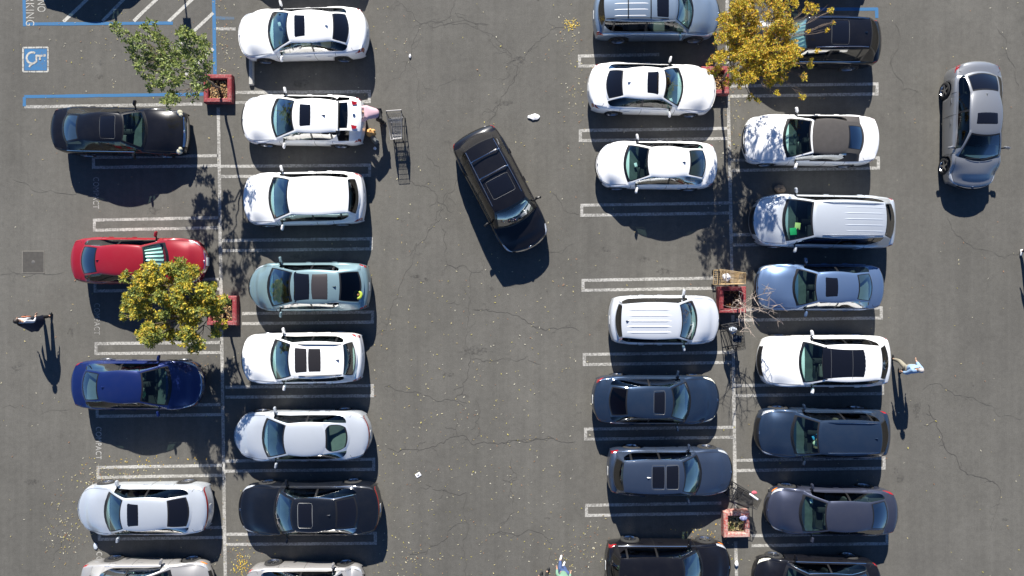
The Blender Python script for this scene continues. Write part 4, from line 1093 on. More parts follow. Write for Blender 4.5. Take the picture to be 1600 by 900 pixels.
# sunshades behind two windshields
M_FOIL = simple('foil_shade', (.72, .74, .72), .32, metal=.6)
for o in [x for x in COL.objects if x.type == 'EMPTY' and x.get('label') in ('bright red sedan with a silver sunshade behind its windshield', 'black SUV half hidden under the golden tree with a silver sunshade')]:
    s = CARS[o.name]; mb = MB(); g = []
    for i in range(6):
        f = lerp(.16, .86, i/5); r_ = []
        for j in range(33):
            v = lerp(-.86, .86, j/32); d, y, z = s.T('ws', f, v)
            r_.append(s.P(d+.05, y*.97, z-.055+.022*math.cos(j*math.pi/2)))
        g.append(r_)
    mb.grid(g); sh = mb.build('sunshade', M_FOIL); sh.location = o.location; sh.rotation_euler = o.rotation_euler
    tag(sh, 'folded silver sunshade behind the windshield of the '+('red sedan' if 'red' in o['label'] else 'black SUV under the golden tree'), 'sunshade', 'windshield sunshades')
# ------------------------------------------------------------------ trees
M_BARK = simple('bark_brown', (.16, .12, .09), .9, noise=.35, nscale=14)
M_BARKP = simple('bark_pale', (.36, .29, .24), .85, noise=.25, nscale=14)
def wob(a, b, n, amp, rnd, sag=0):
    P = []
    for i in range(n+1):
        t = i/n; q = a.lerp(b, t)
        if 0 < i < n: q = q+Vector((rnd.gauss(0, amp), rnd.gauss(0, amp), rnd.gauss(0, amp*.6)))
        q.z += sag*math.sin(math.pi*t); P.append(q)
    return P
def tree(label, base, fork, blobs, pal, per, lsize, seed, twigs=3, rtrunk=.055, cat='tree', tipcols=None, drop_low=.25):
    rnd = random.Random(seed); o = empty('tree', base); tag(o, label, cat)
    O = Vector(base); loc = lambda p: p-O
    mb = MB(); f = Vector(fork)
    tr = wob(Vector((base[0], base[1], .08)), f, 7, .025, rnd)
    mb.tube([loc(p) for p in tr], rtrunk, 8, r2=rtrunk*.62)
    lf = MB(); cols = []
    # primary limbs: group blobs by direction
    k = 6; prim = []
    for q in range(k):
        a = 2*math.pi*q/k; 
        grp = [b for b in blobs if int(((math.atan2(b[0].y-f.y, b[0].x-f.x) % (2*math.pi))/(2*math.pi))*k) == q]
        if not grp: continue
        cen = sum((b[0] for b in grp), Vector())/len(grp); hub = f.lerp(cen, .55); hub.z = lerp(f.z, cen.z, .6)
        P = wob(f, hub, 5, .035, rnd, .08); mb.tube([loc(p) for p in P], rtrunk*.5, 6, r2=rtrunk*.3)
        for (c, r) in grp:
            P = wob(hub, c, 5, .04, rnd, .05); mb.tube([loc(p) for p in P], rtrunk*.27, 5, r2=rtrunk*.1)
            for _ in range(twigs):
                e = c+Vector((rnd.gauss(0, r*.6), rnd.gauss(0, r*.6), rnd.gauss(0, r*.45))); P2 = wob(P[rnd.randrange(2, 6)], e, 3, .02, rnd)
                mb.tube([loc(p) for p in P2], rtrunk*.1, 4, r2=rtrunk*.04)
    mb.build('trunk', M_BARK, o)
    for (c, r) in blobs:
        nc = max(3, int(per*.85*(r/.32)**2)); bcol = rnd.random()
        for _ in range(nc):          # rosette of leaves
            d = Vector((rnd.gauss(0, 1), rnd.gauss(0, 1), rnd.gauss(0, .8))); d = d/d.length*r*(rnd.random()**.45)
            cc = c+d; tc_ = rnd.random(); yellow = tipcols is not None and (rnd.random() < (.5 if bcol < .4 else .85)) and d.z > -r*.2
            for _ in range(rnd.randint(9, 15)):
                a = rnd.uniform(0, 6.283); el = rnd.uniform(-.5, .9); dv = Vector((math.cos(a)*math.cos(el), math.sin(a)*math.cos(el), math.sin(el)))
                l = lsize*rnd.uniform(.7, 1.3)
                M = Matrix.Rotation(a, 3, 'Z')@Matrix.Rotation(-el, 3, 'Y')@Matrix.Rotation(rnd.gauss(0, .5), 3, 'X')
                leafquad(lf, loc(cc+dv*l*.6), l, l*.42, M)
                col = rnd.choice(tipcols) if yellow and rnd.random() < .8 else rnd.choice(pal)
                j = rnd.uniform(.75, 1.25); col = tuple(min(.9, x*j) for x in col); cols += [col, col]
    colored(lf, 'crown', M_LEAF, cols, o)
    return o
rt = random.Random(5)
GREENS = [(.16, .21, .055), (.19, .25, .065), (.12, .17, .045), (.23, .28, .08), (.18, .23, .08)]
YEL = [(.56, .46, .04), (.62, .48, .05), (.48, .44, .06), (.60, .38, .06)]
def blob(px, py, z, r): return (G(px, py, z), r)
T1 = [(222, 60, .22), (258, 92, .24), (285, 70, .22), (304, 98, .22), (225, 118, .18), (284, 100, .24), (236, 90, .24), (252, 135, .18), (186, 46, .26), (200, 62, .22), (213, 70, .2), (232, 40, .27), (240, 56, .2), (225, 82, .3), (212, 92, .24), (205, 78, .2), (252, 60, .24), (262, 76, .3), (245, 86, .3), (283, 48, .28), (297, 60, .28), (312, 62, .26), (320, 74, .22), (318, 92, .24), (300, 84, .26), (280, 86, .26), (232, 104, .26), (216, 104, .2), (252, 106, .28), (270, 104, .28), (262, 122, .24), (243, 124, .2), (240, 136, .2), (275, 128, .24), (290, 118, .22), (308, 112, .22), (318, 130, .26), (306, 135, .22), (268, 146, .22), (262, 160, .2), (274, 156, .2), (302, 152, .17), (326, 104, .2)]
tree('green tree with small leaves spreading over the blue accessible bay at upper left', (p1.x, p1.y, 0), G(322, 122, 2.2), [blob(x, y, rt.uniform(2.7, 3.9), r) for x, y, r in T1], GREENS+[(.24, .30, .12), (.26, .30, .10)], 25, .11, 21, tipcols=[(.24, .28, .07), (.28, .31, .08), (.20, .26, .07)])
T2 = []
for _ in range(80):
    a = rt.uniform(0, 6.283); r = rt.random()**.5
    T2.append((266+76*r*math.cos(a), 476+62*r*math.sin(a), rt.uniform(.2, .3)))
T2 += [(195, 432, .2), (196, 480, .2), (305, 545, .2), (312, 536, .22), (235, 530, .22), (290, 520, .24), (340, 480, .24), (345, 505, .2), (330, 450, .24), (280, 412, .24), (262, 420, .24), (300, 422, .24), (248, 528, .2), (335, 520, .2), (352, 470, .18), (192, 495, .16)]
tree('dense yellow-green tree between the red sedan and the deep blue sedan', (p2.x, p2.y, 0), G(336, 482, 1.7), [blob(x, y, rt.uniform(2.0, 3.5), r) for x, y, r in T2], [(.24, .27, .06), (.18, .22, .05), (.30, .31, .06), (.14, .18, .04)], 60, .095, 22, tipcols=YEL+[(.52, .44, .07), (.62, .50, .05)])
T3 = []
for _ in range(100):
    a = rt.uniform(0, 6.283); r = rt.random()**.5
    T3.append((1184+66*r*math.cos(a), 66+70*r*math.sin(a), rt.uniform(.18, .28)))
T3 += [(1125, 60, .24), (1122, 88, .24), (1130, 30, .22), (1150, -10, .3), (1180, -15, .3), (1210, -10, .3), (1235, 5, .26), (1262, 12, .22), (1275, 15, .14), (1298, 18, .14), (1292, 48, .1), (1302, 35, .08), (1276, 80, .1), (1268, 100, .16), (1258, 120, .14), (1255, 150, .12), (1212, 148, .12), (1172, 152, .12), (1182, 158, .1), (1120, 110, .18), (1140, 125, .22), (1262, 50, .08), (1107, 98, .12), (1108, 112, .1)]
GOLD = [(.50, .40, .03), (.54, .42, .03), (.40, .40, .05), (.30, .32, .05), (.54, .26, .04), (.24, .27, .05), (.56, .28, .04), (.50, .36, .04)]
tree('golden tree with thinning orange leaves at upper right over the black SUV', (p3.x+.25, p3.y, 0), G(1150, 95, 2.3), [blob(x, y, rt.uniform(2.7, 4.2), r) for x, y, r in T3], GOLD, 62, .068, 23, twigs=7, tipcols=[(.62, .47, .03), (.56, .46, .05), (.58, .34, .04)])
# bare tree
o = empty('bare_tree', (p4.x+.2, p4.y, 0)); tag(o, 'leafless twiggy tree growing from the deep red planter', 'tree')
O = Vector((p4.x+.2, p4.y, 0)); mb = MB(); rb = random.Random(9)
f = G(1160, 476, 1.5)
mb.tube([p-O for p in wob(O+Vector((0, 0, .1)), f, 6, .02, rb)], .035, 8, r2=.026)
tips = [[(1163, 483), (1163, 500), (1166, 511), (1180, 527)], [(1166, 511), (1156, 519)], [(1160, 480), (1150, 484), (1128, 485)], [(1162, 478), (1185, 484), (1200, 490), (1224, 507)], [(1200, 490), (1210, 478), (1223, 474)], [(1162, 474), (1178, 465), (1193, 459), (1210, 455)], [(1178, 465), (1184, 475), (1188, 484)], [(1185, 466), (1200, 470), (1206, 458)], [(1160, 474), (1152, 470), (1145, 472)], [(1160, 472), (1156, 463), (1155, 455)], [(1193, 459), (1197, 448)], [(1163, 490), (1175, 497), (1178, 507)], [(1158, 482), (1157, 492), (1154, 494)], [(1166, 480), (1173, 486), (1172, 496)], [(1178, 470), (1174, 460)], [(1150, 484), (1143, 480)]]
for n_, t in enumerate(tips):
    zz = [lerp(1.6, 2.3, i/(len(t)-1))+(.25 if n_ in (1, 4, 6, 7, 10, 11) else 0) for i in range(len(t))]
    P = [G(x, y, z) for (x, y), z in zip(t, zz)]
    if n_ in (0, 2, 3, 5, 8, 9, 12, 13): P = [f]+P
    Q = []
    for a, b in zip(P[:-1], P[1:]): Q += wob(a, b, 3, .012, rb)[:-1]
    Q.append(P[-1]); mb.tube([p-O for p in Q], .015, 5, r2=.005)
    for _ in range(7):
        s_ = Q[rb.randrange(1, len(Q))]; a = rb.uniform(0, 6.28); e = s_+Vector((math.cos(a)*rb.uniform(.1, .35), math.sin(a)*rb.uniform(.1, .35), rb.uniform(0, .25)))
        mb.tube([p-O for p in wob(s_, e, 2, .012, rb)], .008, 4, r2=.003)
mb.build('trunk', M_BARKP, o)

# ------------------------------------------------------------------ shopping carts
M_WIRE = simple('cart_wire_dark', (.05, .05, .052), .45, metal=.5)
M_WIREL = simple('cart_wire_grey', (.30, .30, .31), .35, metal=.8)
M_WIRET = simple('cart_wire_tan', (.50, .36, .19), .5, metal=.2)
M_WPL = simple('white_plastic', (.78, .78, .80), .4)
def cart(loc, rz, label, wire=M_WIRE, frame=M_WIRE, handle=M_BLACK, r=.0105):
    o = empty('shopping_cart', loc, rz); tag(o, label, 'shopping cart', 'shopping carts left in the parking lot')
    # basket corners
    tr = [(-.46, .28, 1.0), (.46, .20, .93)]; br_ = [(-.34, .22, .56), (.40, .16, .62)]
    def rim(f, side): a, b = tr; return Vector((lerp(a[0], b[0], f), side*lerp(a[1], b[1], f), lerp(a[2], b[2], f)))
    def bot(f, side): a, b = br_; return Vector((lerp(a[0], b[0], f), side*lerp(a[1], b[1], f), lerp(a[2], b[2], f)))
    mb = MB()
    mb.tube([rim(0, -1), rim(1, -1), rim(1, 1), rim(0, 1)], .011, 5, closed=True); mb.tube([bot(0, -1), bot(1, -1), bot(1, 1), bot(0, 1)], .008, 5, closed=True)
    for i in range(1, 16):
        f = i/16
        mb.tube([rim(f, -1), bot(f, -1), bot(f, 1), rim(f, 1)], r, 4)
    for i in range(1, 8):
        s_ = lerp(-1, 1, i/8)
        mb.tube([rim(0, 1).lerp(rim(0, -1), i/8), bot(0, 1).lerp(bot(0, -1), i/8), bot(1, 1).lerp(bot(1, -1), i/8), rim(1, 1).lerp(rim(1, -1), i/8)], r, 4)
    for q in (.33, .66):
        mb.tube([rim(0, -1).lerp(bot(0, -1), q), rim(1, -1).lerp(bot(1, -1), q), rim(1, 1).lerp(bot(1, 1), q), rim(0, 1).lerp(bot(0, 1), q)], .007, 4, closed=True)
    mb.build('basket', wire, o)
    mb = MB()
    for s_ in (-1, 1):
        mb.tube([(-.56, s_*.27, 1.03), (-.47, s_*.27, .98), (-.44, s_*.27, .5), (-.50, s_*.27, .17), (.44, s_*.17, .17), (.36, s_*.16, .60)], .017, 6)
        mb.tube([(-.44, s_*.27, .56), (-.2, s_*.2, .56)], .011, 5)
    mb.tube([(-.5, -.27, .17), (-.5, .27, .17)], .011, 5); mb.tube([(.44, -.17, .17), (.44, .17, .17)], .011, 5); mb.tube([(-.44, -.27, .5), (-.44, .27, .5)], .011, 5)
    for i in range(1, 7): y = lerp(-.25, .25, i/7); mb.tube([(-.49, y, .2), (.43, y*.66, .2)], .006, 4)
    mb.build('frame', frame, o)
    mb = MB(); mb.tube([(-.57, -.28, 1.035), (-.57, .28, 1.035)], .019, 8); mb.build('handle', handle, o)
    mb = MB()       # folding child seat
    a = Vector((-.34, 0, .92)); b = Vector((-.24, 0, .70)); 
    for i in range(9):
        y = lerp(-.22, .22, i/8); mb.tube([(-.27, y, .97), (-.22, y, .70), (-.40, y, .70)], r, 4)
    for p in ((-.27, .97), (-.24, .84), (-.22, .70), (-.40, .70)): mb.tube([(p[0], -.23, p[1]), (p[0], .23, p[1])], .007, 4)
    mb.build('child_seat', wire, o)
    for (x, y) in ((-.47, .26), (-.47, -.26), (.42, .16), (.42, -.16)):
        mb = MB(); M = Matrix.Translation((x, y-.015, .065))@Matrix.Rotation(R(-90), 4, 'X'); mb.lathe([(.0, 0), (.06, 0), (.065, .01), (.065, .022), (.06, .03), (0, .03)], 14, M)
        mb.tube([(x, y, .17), (x+.02, y, .12), (x, y, .065)], .012, 5); mb.build('wheel', M_RUBBER, o)
    return o
q = G(617, 199, .9); cart((q.x+.02, q.y+.02, 0), R(-86), 'grey wire cart standing alone in the wide aisle beside the raised tailgate', M_WIREL, M_WIRE, simple('cart_handle_grey', (.35, .33, .32), .5), r=.0065)
q = G(1147, 434, .9); cart((q.x-.04, q.y+.0, 0), R(-3), 'tan wire cart holding a white bag behind the deep red planter', M_WIRET, M_WIRET, M_BLACK, r=.0075)
bx, by = q.x, q.y
q = G(1152, 528, .9); cart((q.x, q.y, 0), R(-78), 'black wire cart below the bare tree, holding a white bag and a dark tray')
cx3, cy3 = q.x, q.y
q = G(1168, 780, .9); cart((q.x, q.y, 0), R(-25), 'black wire cart leaning against the faded planter with rubbish on its rim')
cx4, cy4 = q.x, q.y
def crumple(name, c, s, mat, label, cat, seed, sq=(1, 1, .6), flat=None):
    r_ = random.Random(seed); mb = MB(); mb.sphere((0, 0, 0), (s*sq[0], s*sq[1], s*sq[2]), 14)
    mb.v = [tuple(x*(1+r_.uniform(-.22, .22)) for x in v) for v in mb.v]
    zmin = min(v[2] for v in mb.v); mb.v = [(a, b, d-zmin) for a, b, d in mb.v]
    o = mb.build(name, mat, smooth=True, sharp=25, loc=c); tag(o, label, cat); return o
crumple('plastic_bag', (bx-.22, by+.02, .60), .15, M_WPL, 'white plastic bag lying in the tan cart', 'bag', 1)
crumple('plastic_bag', (cx3-.1, cy3+.28, .60), .14, simple('clear_bag', (.5, .55, .62), .2), 'crumpled whitish bag in the black cart below the bare tree', 'bag', 2)
mb = MB(); mb.box((0, 0, .02), (.34, .26, .03), bev=.012); t = mb.build('tray', simple('tray_navy', (.02, .03, .05), .4), loc=(cx3+.10, cy3-.05, .60)); t.rotation_euler = (0, 0, R(-8)); tag(t, 'flat dark tray lying in the black cart below the bare tree', 'tray')
mb = MB(); mb.box((0, 0, 0), (.40, .07, .05), bev=.02); t = mb.build('paper_sleeve', M_WPL, loc=(cx4+.20, cy4+.12, 1.0)); t.rotation_euler = (0, R(5), R(-35)); tag(t, 'white paper sleeve resting on the cart by the faded planter', 'litter')
crumple('wrapper', (cx4+.22, cy4+.26, .92), .08, simple('wrapper_pink', (.5, .10, .13), .5), 'small pink wrapper on the rim of the cart by the faded planter', 'litter', 5, sq=(1.2, .8, .6))
q = G(1161, 809, .36); crumple('crumpled_bag', (q.x, q.y, .352), .11, simple('lilac_bag', (.40, .40, .62), .5), 'pale lilac crumpled bag on the edge of the faded planter', 'litter', 6, sq=(1.3, .8, .5))
# things lying on the asphalt
def onground(name, px, py, s, mat, label, cat, seed, sq=(1, 1, .5)):
    c = G(px, py); return crumple(name, (c.x, c.y, .006), s, mat, label, cat, seed, sq)
onground('crumpled_paper', 834, 183, .16, M_WPL, 'flattened white paper lying in the wide aisle right of the diagonal SUV', 'litter', 11, (1.35, .7, .18))
onground('crumpled_paper', 641, 88, .055, M_WPL, 'tiny white scrap on the crack near the top of the wide aisle', 'litter', 12, (.8, 1.3, .5))
onground('tissue', 586, 232, .06, M_WPL, 'small white tissue in shade behind the white hatchback', 'litter', 13)
onground('paper_bag', 1217, 296, .20, simple('kraft', (.30, .22, .15), .85), 'crumpled brown paper bag beside the minivan', 'litter', 14, (1, .8, .55))
onground('tissue', 760, 199, .07, simple('pale_scrap', (.5, .5, .52), .7), 'grey scrap beside the rear of the diagonal SUV', 'litter', 15, (1.6, .6, .3))
onground('paper_cup', 1150, 880, .09, M_WPL, 'crushed white cup on the row line below the faded planter', 'litter', 16, (.8, 1.2, .6))
onground('flattened_cup', 150, 853, .11, simple('bluish_paper', (.45, .50, .58), .6), 'pale flattened cup beside the nose of the lower left silver sedan', 'litter', 17, (.7, 1.2, .25))
c = G(653.5, 742); mb = MB(); mb.box((0, 0, .012), (.20, .15, .02), bev=.006); t = mb.build('takeout_lid', M_WPL, loc=(c.x, c.y, .003)); t.rotation_euler = (0, 0, R(32)); tag(t, 'small white square lid lying in the lower part of the wide aisle', 'litter')
mb = MB(); mb.box((0, 0, .026), (.07, .05, .006)); mb.build('sticker', simple('sticker_grey', (.15, .15, .16), .5), t)

# ------------------------------------------------------------------ people
def skinpart(pts, edges, rad, sub=1):
    """grow a surface over a skeleton; returns verts and faces"""
    me = bpy.data.meshes.new('t'); me.from_pydata([tuple(p) for p in pts], edges, [])
    o = bpy.data.objects.new('t', me); COL.objects.link(o)
    o.modifiers.new('s', 'SKIN')
    sv = me.skin_vertices[0].data if me.skin_vertices else None
    if sv is None:
        bm = bmesh.new(); bm.from_mesh(me); bm.verts.layers.skin.verify(); bm.to_mesh(me); bm.free(); sv = me.skin_vertices[0].data
    for i, r_ in enumerate(rad):
        sv[i].radius = (r_, r_) if not hasattr(r_, '__len__') else r_; sv[i].use_root = (i == 0)
    m = o.modifiers.new('u', 'SUBSURF'); m.levels = sub; m.render_levels = sub
    dg = bpy.context.evaluated_depsgraph_get(); dg.update()
    e = o.evaluated_get(dg).to_mesh(); V = [tuple(v.co) for v in e.vertices]; F = [tuple(p.vertices) for p in e.polygons]
    o.evaluated_get(dg).to_mesh_clear(); bpy.data.objects.remove(o); bpy.data.meshes.remove(me); return V, F
SKIN = simple('skin', (.42, .25, .17), .55)
def person(label, loc, rz, J, top, legs, shoes, hair, sleeve=1.0, jacket=None, hairlong=False, cap=None, scale=1.0, bulk=1.0):
    """J: joints in local metres (x right, y forward, z up)"""
    o = empty('person', loc, rz); o.scale = (scale,)*3; tag(o, label, 'person')
    D = dict(pel=(0, 0, .95), sp=(0, 0, 1.12), ch=(0, .01, 1.32), nk=(0, 0, 1.47), hb=(0, .03, 1.54), hm=(0, .035, 1.62), ht=(0, .01, 1.71),
             hipL=(-.09, 0, .90), knL=(-.10, .03, .50), anL=(-.10, 0, .09), toL=(-.11, .15, .035), hipR=(.09, 0, .90), knR=(.10, .03, .50), anR=(.10, 0, .09), toR=(.11, .15, .035),
             shL=(-.17, 0, 1.40), elL=(-.24, -.02, 1.13), wrL=(-.26, .08, .90), shR=(.17, 0, 1.40), elR=(.24, -.02, 1.13), wrR=(.26, .08, .90))
    D.update(J); D = {k: Vector(v) for k, v in D.items()}
    for s_ in 'LR':
        d = (D['wr'+s_]-D['el'+s_]).normalized(); D['pm'+s_] = D['wr'+s_]+d*.07
    names = ['pel', 'sp', 'ch', 'nk', 'hb', 'hm', 'ht', 'hipL', 'knL', 'anL', 'toL', 'hipR', 'knR', 'anR', 'toR', 'shL', 'elL', 'wrL', 'pmL', 'shR', 'elR', 'wrR', 'pmR']
    rad = [.13, .12, .13, .052, .062, .088, .06, .085, .06, .042, .035, .085, .06, .042, .035, .06, .042, .028, .034, .06, .042, .028, .034]
    E = ['pel-sp', 'sp-ch', 'ch-nk', 'nk-hb', 'hb-hm', 'hm-ht', 'pel-hipL', 'hipL-knL', 'knL-anL', 'anL-toL', 'pel-hipR', 'hipR-knR', 'knR-anR', 'anR-toR', 'ch-shL', 'shL-elL', 'elL-wrL', 'wrL-pmL', 'ch-shR', 'shR-elR', 'elR-wrR', 'wrR-pmR']
    ix = {n: i for i, n in enumerate(names)}
    V, F = skinpart([D[n] for n in names], [tuple(ix[x] for x in e.split('-')) for e in E], rad, 2)
    mb = MB(); mb.add(V, F, 0)
    for s_, sg in (('L', -1), ('R', 1)):        # fingers
        pm = D['pm'+s_]; d = (pm-D['wr'+s_]).normalized(); sidev = d.cross(Vector((1, 0, .2))).normalized(); nrm = sidev.cross(d)*sg
        for k, (off, l) in enumerate(((-.028, .062), (-.010, .072), (.010, .068), (.027, .052))):
            b = pm+sidev*off; P = [b-d*.01, b+d*l*.5+nrm*.004, b+d*l*.85+nrm*.022, b+d*l+nrm*.04]
            mb.tube(P, .0095, 6, r2=.007)
        b = D['wr'+s_]+d*.035+sidev*-.026; mb.tube([b, b+d*.03-sidev*.022+nrm*.008, b+d*.055-sidev*.026+nrm*.02], .011, 6, r2=.008)
    # face on the same mesh
    h = D['hm']; up = (D['ht']-D['hb']).normalized(); fw = Vector((0, 1, 0)); fw = (fw-up*fw.dot(up)).normalized(); rt_ = fw.cross(up)
    mb.sphere(h+fw*.098-up*.02, (.014, .02, .022), 8)
    for sg in (-1, 1):
        mb.sphere(h+fw*.078+rt_*.032*sg+up*.012, .013, 8, mi=1); mb.sphere(h+rt_*.088*sg-fw*.01-up*.01, (.012, .022, .03), 8)
    mb.sphere(h+fw*.082-up*.055, (.024, .008, .007), 8, mi=2)
    mb.build('body', [SKIN, simple('eye', (.08, .06, .05), .2), simple('lip', (.35, .12, .10), .5)], o, sharp=0)
    def wear(name, ns, es, rads, mat, sub=2):
        i2 = {n: i for i, n in enumerate(ns)}
        V, F = skinpart([D[n] if isinstance(n, str) else n for n in ns], [tuple(i2[x] for x in e) for e in es], rads, sub)
        m_ = MB(); m_.add(V, F); return m_.build(name, mat, o, sharp=0)
    for s_ in 'LR':
        D['cuff'+s_] = D['el'+s_].lerp(D['wr'+s_], .85 if sleeve >= 1 else .0) if sleeve >= 1 else D['sh'+s_].lerp(D['el'+s_], .8)
        D['hem'+s_] = D['kn'+s_].lerp(D['an'+s_], .93); D['heel'+s_] = D['an'+s_]+Vector((0, -.045, -.05))
        D['ank'+s_] = D['an'+s_]+Vector((0, 0, -.01))
        t = (D['to'+s_]-D['an'+s_]); D['tip'+s_] = D['to'+s_]+Vector((t.x, t.y, 0)).normalized()*.05+Vector((0, 0, .012)); D['mid'+s_] = D['an'+s_].lerp(D['to'+s_], .55)+Vector((0, 0, .006))
    D['low'] = D['pel']+Vector((0, 0, -.04)); D['col'] = D['ch'].lerp(D['nk'], .72)
    ns = ['ch', 'sp', 'low', 'col', 'shL', 'shR'] ; es = [('low', 'sp'), ('sp', 'ch'), ('ch', 'col'), ('ch', 'shL'), ('ch', 'shR')]; rads = [.155, .148, .155, .07, .082, .082]
    for s_ in 'LR':
        if sleeve >= 1: ns += ['el'+s_, 'cuff'+s_]; es += [('sh'+s_, 'el'+s_), ('el'+s_, 'cuff'+s_)]; rads += [.060, .045]
        else: ns += ['cuff'+s_]; es += [('sh'+s_, 'cuff'+s_)]; rads += [.062]
    wear('shirt', ns, es, [r_*bulk for r_ in rads], top)
    ns = ['pel', 'hipL', 'knL', 'hemL', 'hipR', 'knR', 'hemR']; es = [('pel', 'hipL'), ('hipL', 'knL'), ('knL', 'hemL'), ('pel', 'hipR'), ('hipR', 'knR'), ('knR', 'hemR')]
    wear('trousers', ns, es, [.14, .105, .078, .062, .105, .078, .062], legs)
    for s_ in 'LR':
        wear('shoe', ['ank'+s_, 'heel'+s_, 'mid'+s_, 'tip'+s_], [('ank'+s_, 'heel'+s_), ('ank'+s_, 'mid'+s_), ('mid'+s_, 'tip'+s_)], [.052, .042, .048, .036], shoes, 1)
    if hair:
        m_ = MB(); n_ = 14; V0 = []
        m_.sphere(h-fw*.018+up*.028, (.098, .104, .10), 14)
        m_.v = [v if (Vector(v)-h).dot(fw) < .055+max(0, (Vector(v)-h).dot(up)-.02)*1.2 else tuple(Vector(v)-fw*((Vector(v)-h).dot(fw)-.055)*.9) for v in m_.v]
        if hairlong: m_.tube([h-fw*.06, h-fw*.09-up*.12, h-fw*.07-up*.24], [.08, .075, .04], 10)
        m_.build('hair', hair, o, sharp=0)
    if jacket:
        m_ = MB(); g = []
        for i in range(9):
            t = i/8; z = lerp(1.44, .72, t); row = []
            for j in range(17):
                a = lerp(R(-205), R(25), j/16); rx_ = lerp(.22, .36, t)*(.85 if i == 0 else 1); ry_ = lerp(.16, .44, t); row.append((rx_*math.cos(a), ry_*math.sin(a)*(1+.06*math.sin(j*2.1)), z+.02*math.sin(j*1.3)))
            g.append(row)
        m_.grid(g); m_.grid([[(x*.95, y*.95, z) for x, y, z in r_] for r_ in g]); 
        m_.grid([g[-1], [(x*.95, y*.95, z) for x, y, z in g[-1]]])
        m_.build('jacket', jacket, o, sharp=0)
    return o
NAVY = simple('navy_cloth', (.012, .016, .035), .85, noise=.2); WHC = simple('white_cloth', (.62, .62, .64), .9); BLKC = simple('black_cloth', (.012, .012, .014), .8)
PINK = simple('pink_cloth', (.58, .38, .42), .9, noise=.08); DENIM = simple('denim', (.045, .08, .19), .9, noise=.2, nscale=20); LDEN = simple('light_denim_shirt', (.24, .36, .52), .9, noise=.25, nscale=12)
GREEN = simple('green_cloth', (.15, .27, .19), .85, noise=.05); KHAKI = simple('khaki', (.24, .22, .17), .9); ORG = simple('orange_cloth', (.62, .22, .12), .8)
HAIRD = simple('dark_hair', (.018, .012, .010), .6); HAIRG = simple('grey_hair', (.42, .38, .36), .7); SHOEW = simple('white_shoe', (.75, .75, .75), .6); SHOEB = simple('black_shoe', (.015, .015, .015), .5)
q = G(74, 499); person('person in a dark navy jacket over a white and orange top crossing the left lane', (q.x, q.y, 0), R(0), dict(anL=(-.13, .0, .09), toL=(-.15, .13, .035), knL=(-.12, .10, .50), anR=(.14, .12, .10), toR=(.17, .24, .04), knR=(.11, .10, .52), elL=(-.34, -.06, 1.14), wrL=(-.44, .02, .90), elR=(.27, -.03, 1.13), wrR=(.24, .16, 1.0)), WHC, BLKC, SHOEB, HAIRD, jacket=NAVY)
P0 = [x for x in COL.objects if x.name == 'person'][0]
mb = MB(); mb.box((.02, .155, 1.18), (.14, .03, .34), bev=.012); mb.build('scarf', ORG, P0)
q = G(1399, 571); person('man in a light blue shirt and khaki trousers walking behind the white crossover', (q.x, q.y, 0), R(8), dict(anL=(-.10, .27, .12), toL=(-.10, .41, .10), knL=(-.10, .24, .52), anR=(.10, -.27, .12), toR=(.10, -.13, .035), knR=(.10, -.04, .50), elL=(-.25, -.12, 1.15), wrL=(-.26, -.10, .92), elR=(.25, .06, 1.14), wrR=(.26, .24, .98)), LDEN, KHAKI, SHOEB, HAIRG, bulk=1.2)
q = G(877, 880); person('person in a green top, blue jeans and white shoes at the bottom edge', (q.x, q.y, 0), R(-18), dict(anL=(-.08, .12, .09), toL=(-.09, .27, .035), anR=(.09, -.08, .10), toR=(.10, .07, .035)), GREEN, DENIM, SHOEW, HAIRD)
q = G(849, 896); person('person in black trousers at the bottom edge left of the green top', (q.x, q.y, 0), R(-25), dict(anL=(-.07, -.10, .09), toL=(-.08, .05, .035), anR=(.08, .14, .09), toR=(.09, .29, .035)), simple('grey_cloth', (.12, .12, .13), .9), BLKC, SHOEB, HAIRD)
q = G(1600.5, 393); person('person just outside the right edge, seen by a shoe and shadow', (q.x, q.y, 0), R(180), dict(anL=(-.10, .05, .09), anR=(.14, -.02, .09), toR=(.16, .12, .035)), NAVY, NAVY, SHOEW, HAIRD)
# bent over the open trunk: faces west, hips over (593,183)
q = G(597, 188); person('person in a pale pink top and black trousers bending into the open trunk', (q.x, q.y, 0), R(92), dict(pel=(0, -.03, .96), sp=(0, .12, 1.10), ch=(0, .28, 1.20), nk=(0, .41, 1.26), hb=(0, .48, 1.27), hm=(0, .55, 1.29), ht=(0, .62, 1.33), shL=(-.17, .33, 1.22), shR=(.17, .33, 1.22), elL=(-.22, .52, 1.02), wrL=(-.18, .72, .88), elR=(.22, .52, 1.02), wrR=(.18, .72, .88), hipL=(-.09, -.03, .92), hipR=(.09, -.03, .92), anL=(-.11, -.10, .09), anR=(.13, .05, .09), toL=(-.11, .05, .035), toR=(.13, .20, .035)), PINK, BLKC, SHOEB, HAIRD, bulk=1.35)
# bags at her feet
c = G(580, 208, .15); crumple('grocery_bag', (c.x, c.y, .004), .19, simple('kraft_orange', (.62, .34, .12), .7), 'tan paper grocery bag on the ground behind the open white hatchback', 'bag', 31, (1, .8, 1.1))
c = G(585, 218, .12); mb = MB(); mb.box((0, 0, .15), (.34, .20, .28), bev=.05, taper=(.85, .7)); t = mb.build('tote_bag', simple('grey_print', (.16, .17, .17), .8, noise=.7, nscale=14), loc=(c.x, c.y, .004)); t.rotation_euler = (0, 0, R(-52)); tag(t, 'grey patterned tote bag next to the tan grocery bag', 'bag')
mb = MB()
for y in (-.05, .05): mb.tube([(-.1, y, .28), (-.08, y, .38), (.08, y, .38), (.1, y, .28)], .008, 5)
mb.build('handles', M_BLACK, t)

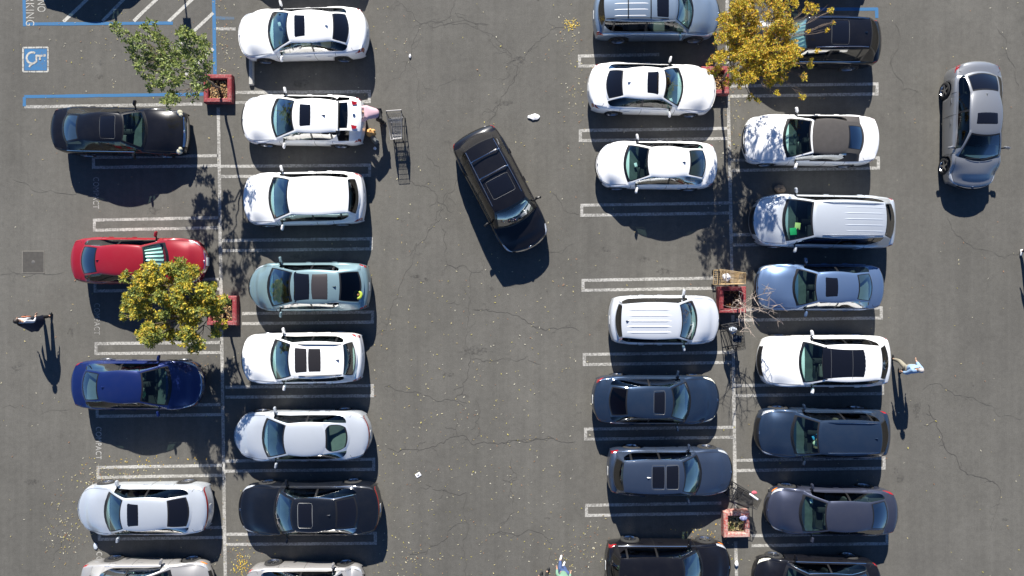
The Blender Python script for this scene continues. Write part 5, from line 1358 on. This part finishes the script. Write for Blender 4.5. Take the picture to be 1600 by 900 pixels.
# ------------------------------------------------------------------ things seen through the glass
def car_of(word): return [c for c in CARS.values() if word in c.root['label']][0]
def incar(o, word, d, y, z, label, cat, rz=0):
    c = car_of(word); M = c.root.matrix_basis.copy()
    M = Matrix.Translation(c.root.location)@c.root.rotation_euler.to_matrix().to_4x4()
    o.location = M@c.P(d, y, z); o.rotation_euler = (0, 0, c.root.rotation_euler.z+rz); tag(o, label, cat); return o
def sheet(name, sx, sy, mat, t=.008):
    m_ = MB(); m_.box((0, 0, 0), (sx, sy, t), bev=.003); return m_.build(name, mat)
cv_ = car_of('minivan')
incar(sheet('paper_sheet', .24, .26, simple('green_paper', (.02, .38, .13), .6)), 'minivan', cv_.wsb+.40, .42, cv_.zt(cv_.wsb)+.04, 'bright green paper on the dashboard of the minivan', 'paper', .1)
incar(sheet('paper_sheet', .20, .24, simple('yellow_paper', (.55, .56, .20), .6)), 'minivan', cv_.wsb+.56, .22, cv_.zt(cv_.wsb)+.03, 'pale yellow paper on the dashboard of the minivan', 'paper', -.1)
b_ = car_of('deep blue sedan'); m_ = MB(); m_.sphere((0, 0, 0), (.20, .16, .07), 12); incar(m_.build('folded_cloth', simple('lime_cloth', (.48, .55, .22), .8)), 'deep blue sedan', b_.wst+.18, -.32, .98, 'lime yellow cloth behind the windshield of the deep blue sedan', 'cloth', .2)
b_ = car_of('dark blue-grey SUV'); m_ = MB(); m_.sphere((0, 0, 0), (.16, .12, .10), 10); incar(m_.build('jacket_bundle', simple('cream_cloth', (.55, .55, .40), .8)), 'dark blue-grey SUV', b_.wst+.10, .30, 1.15, 'cream bundle on the front seat of the dark blue-grey SUV', 'bundle')
incar(sheet('folder', .30, .14, simple('sky_blue_card', (.05, .30, .55), .5), .03), 'dark blue-grey SUV', b_.wst+.08, .05, 1.12, 'sky blue folder on the front seat of the dark blue-grey SUV', 'folder', .5)
b_ = car_of('pale teal liftback'); m_ = MB(); M_LIME = simple('lime_ring', (.40, .50, .05), .7)
m_.tube([(.12*math.cos(a), .12*math.sin(a), 0) for a in [i*math.pi/8 for i in range(16)]], .055, 8, closed=True); o = m_.build('ring_cushion', M_LIME)
incar(o, 'pale teal liftback', b_.rr+.62, .30, 1.10, 'lime green ring cushion under the rear glass of the teal liftback', 'cushion')
m_ = MB(); m_.sphere((0, 0, .02), (.07, .07, .05), 10); m_.build('cushion_center', simple('brown_core', (.25, .12, .04), .8), o)
for word, y in (('white sedan with black sunroof at', -.25), ('slate grey sedan', -.45), ('white sedan without sunroof', .05), ('white sedan with a black rear', -.5)):
    b_ = car_of(word); short = {'white sedan with black sunroof at': 'topmost white sedan of the second row', 'slate grey sedan': 'slate grey sedan by the faded planter', 'white sedan without sunroof': 'white sedan without a sunroof', 'white sedan with a black rear': 'white sedan beside the golden tree'}[word]
    incar(sheet('parking_slip', .10, .14, M_WPL), word, b_.wsb+.45, y, b_.zt(b_.wsb)+.03, 'white slip on the dash of the '+short, 'paper', .3)
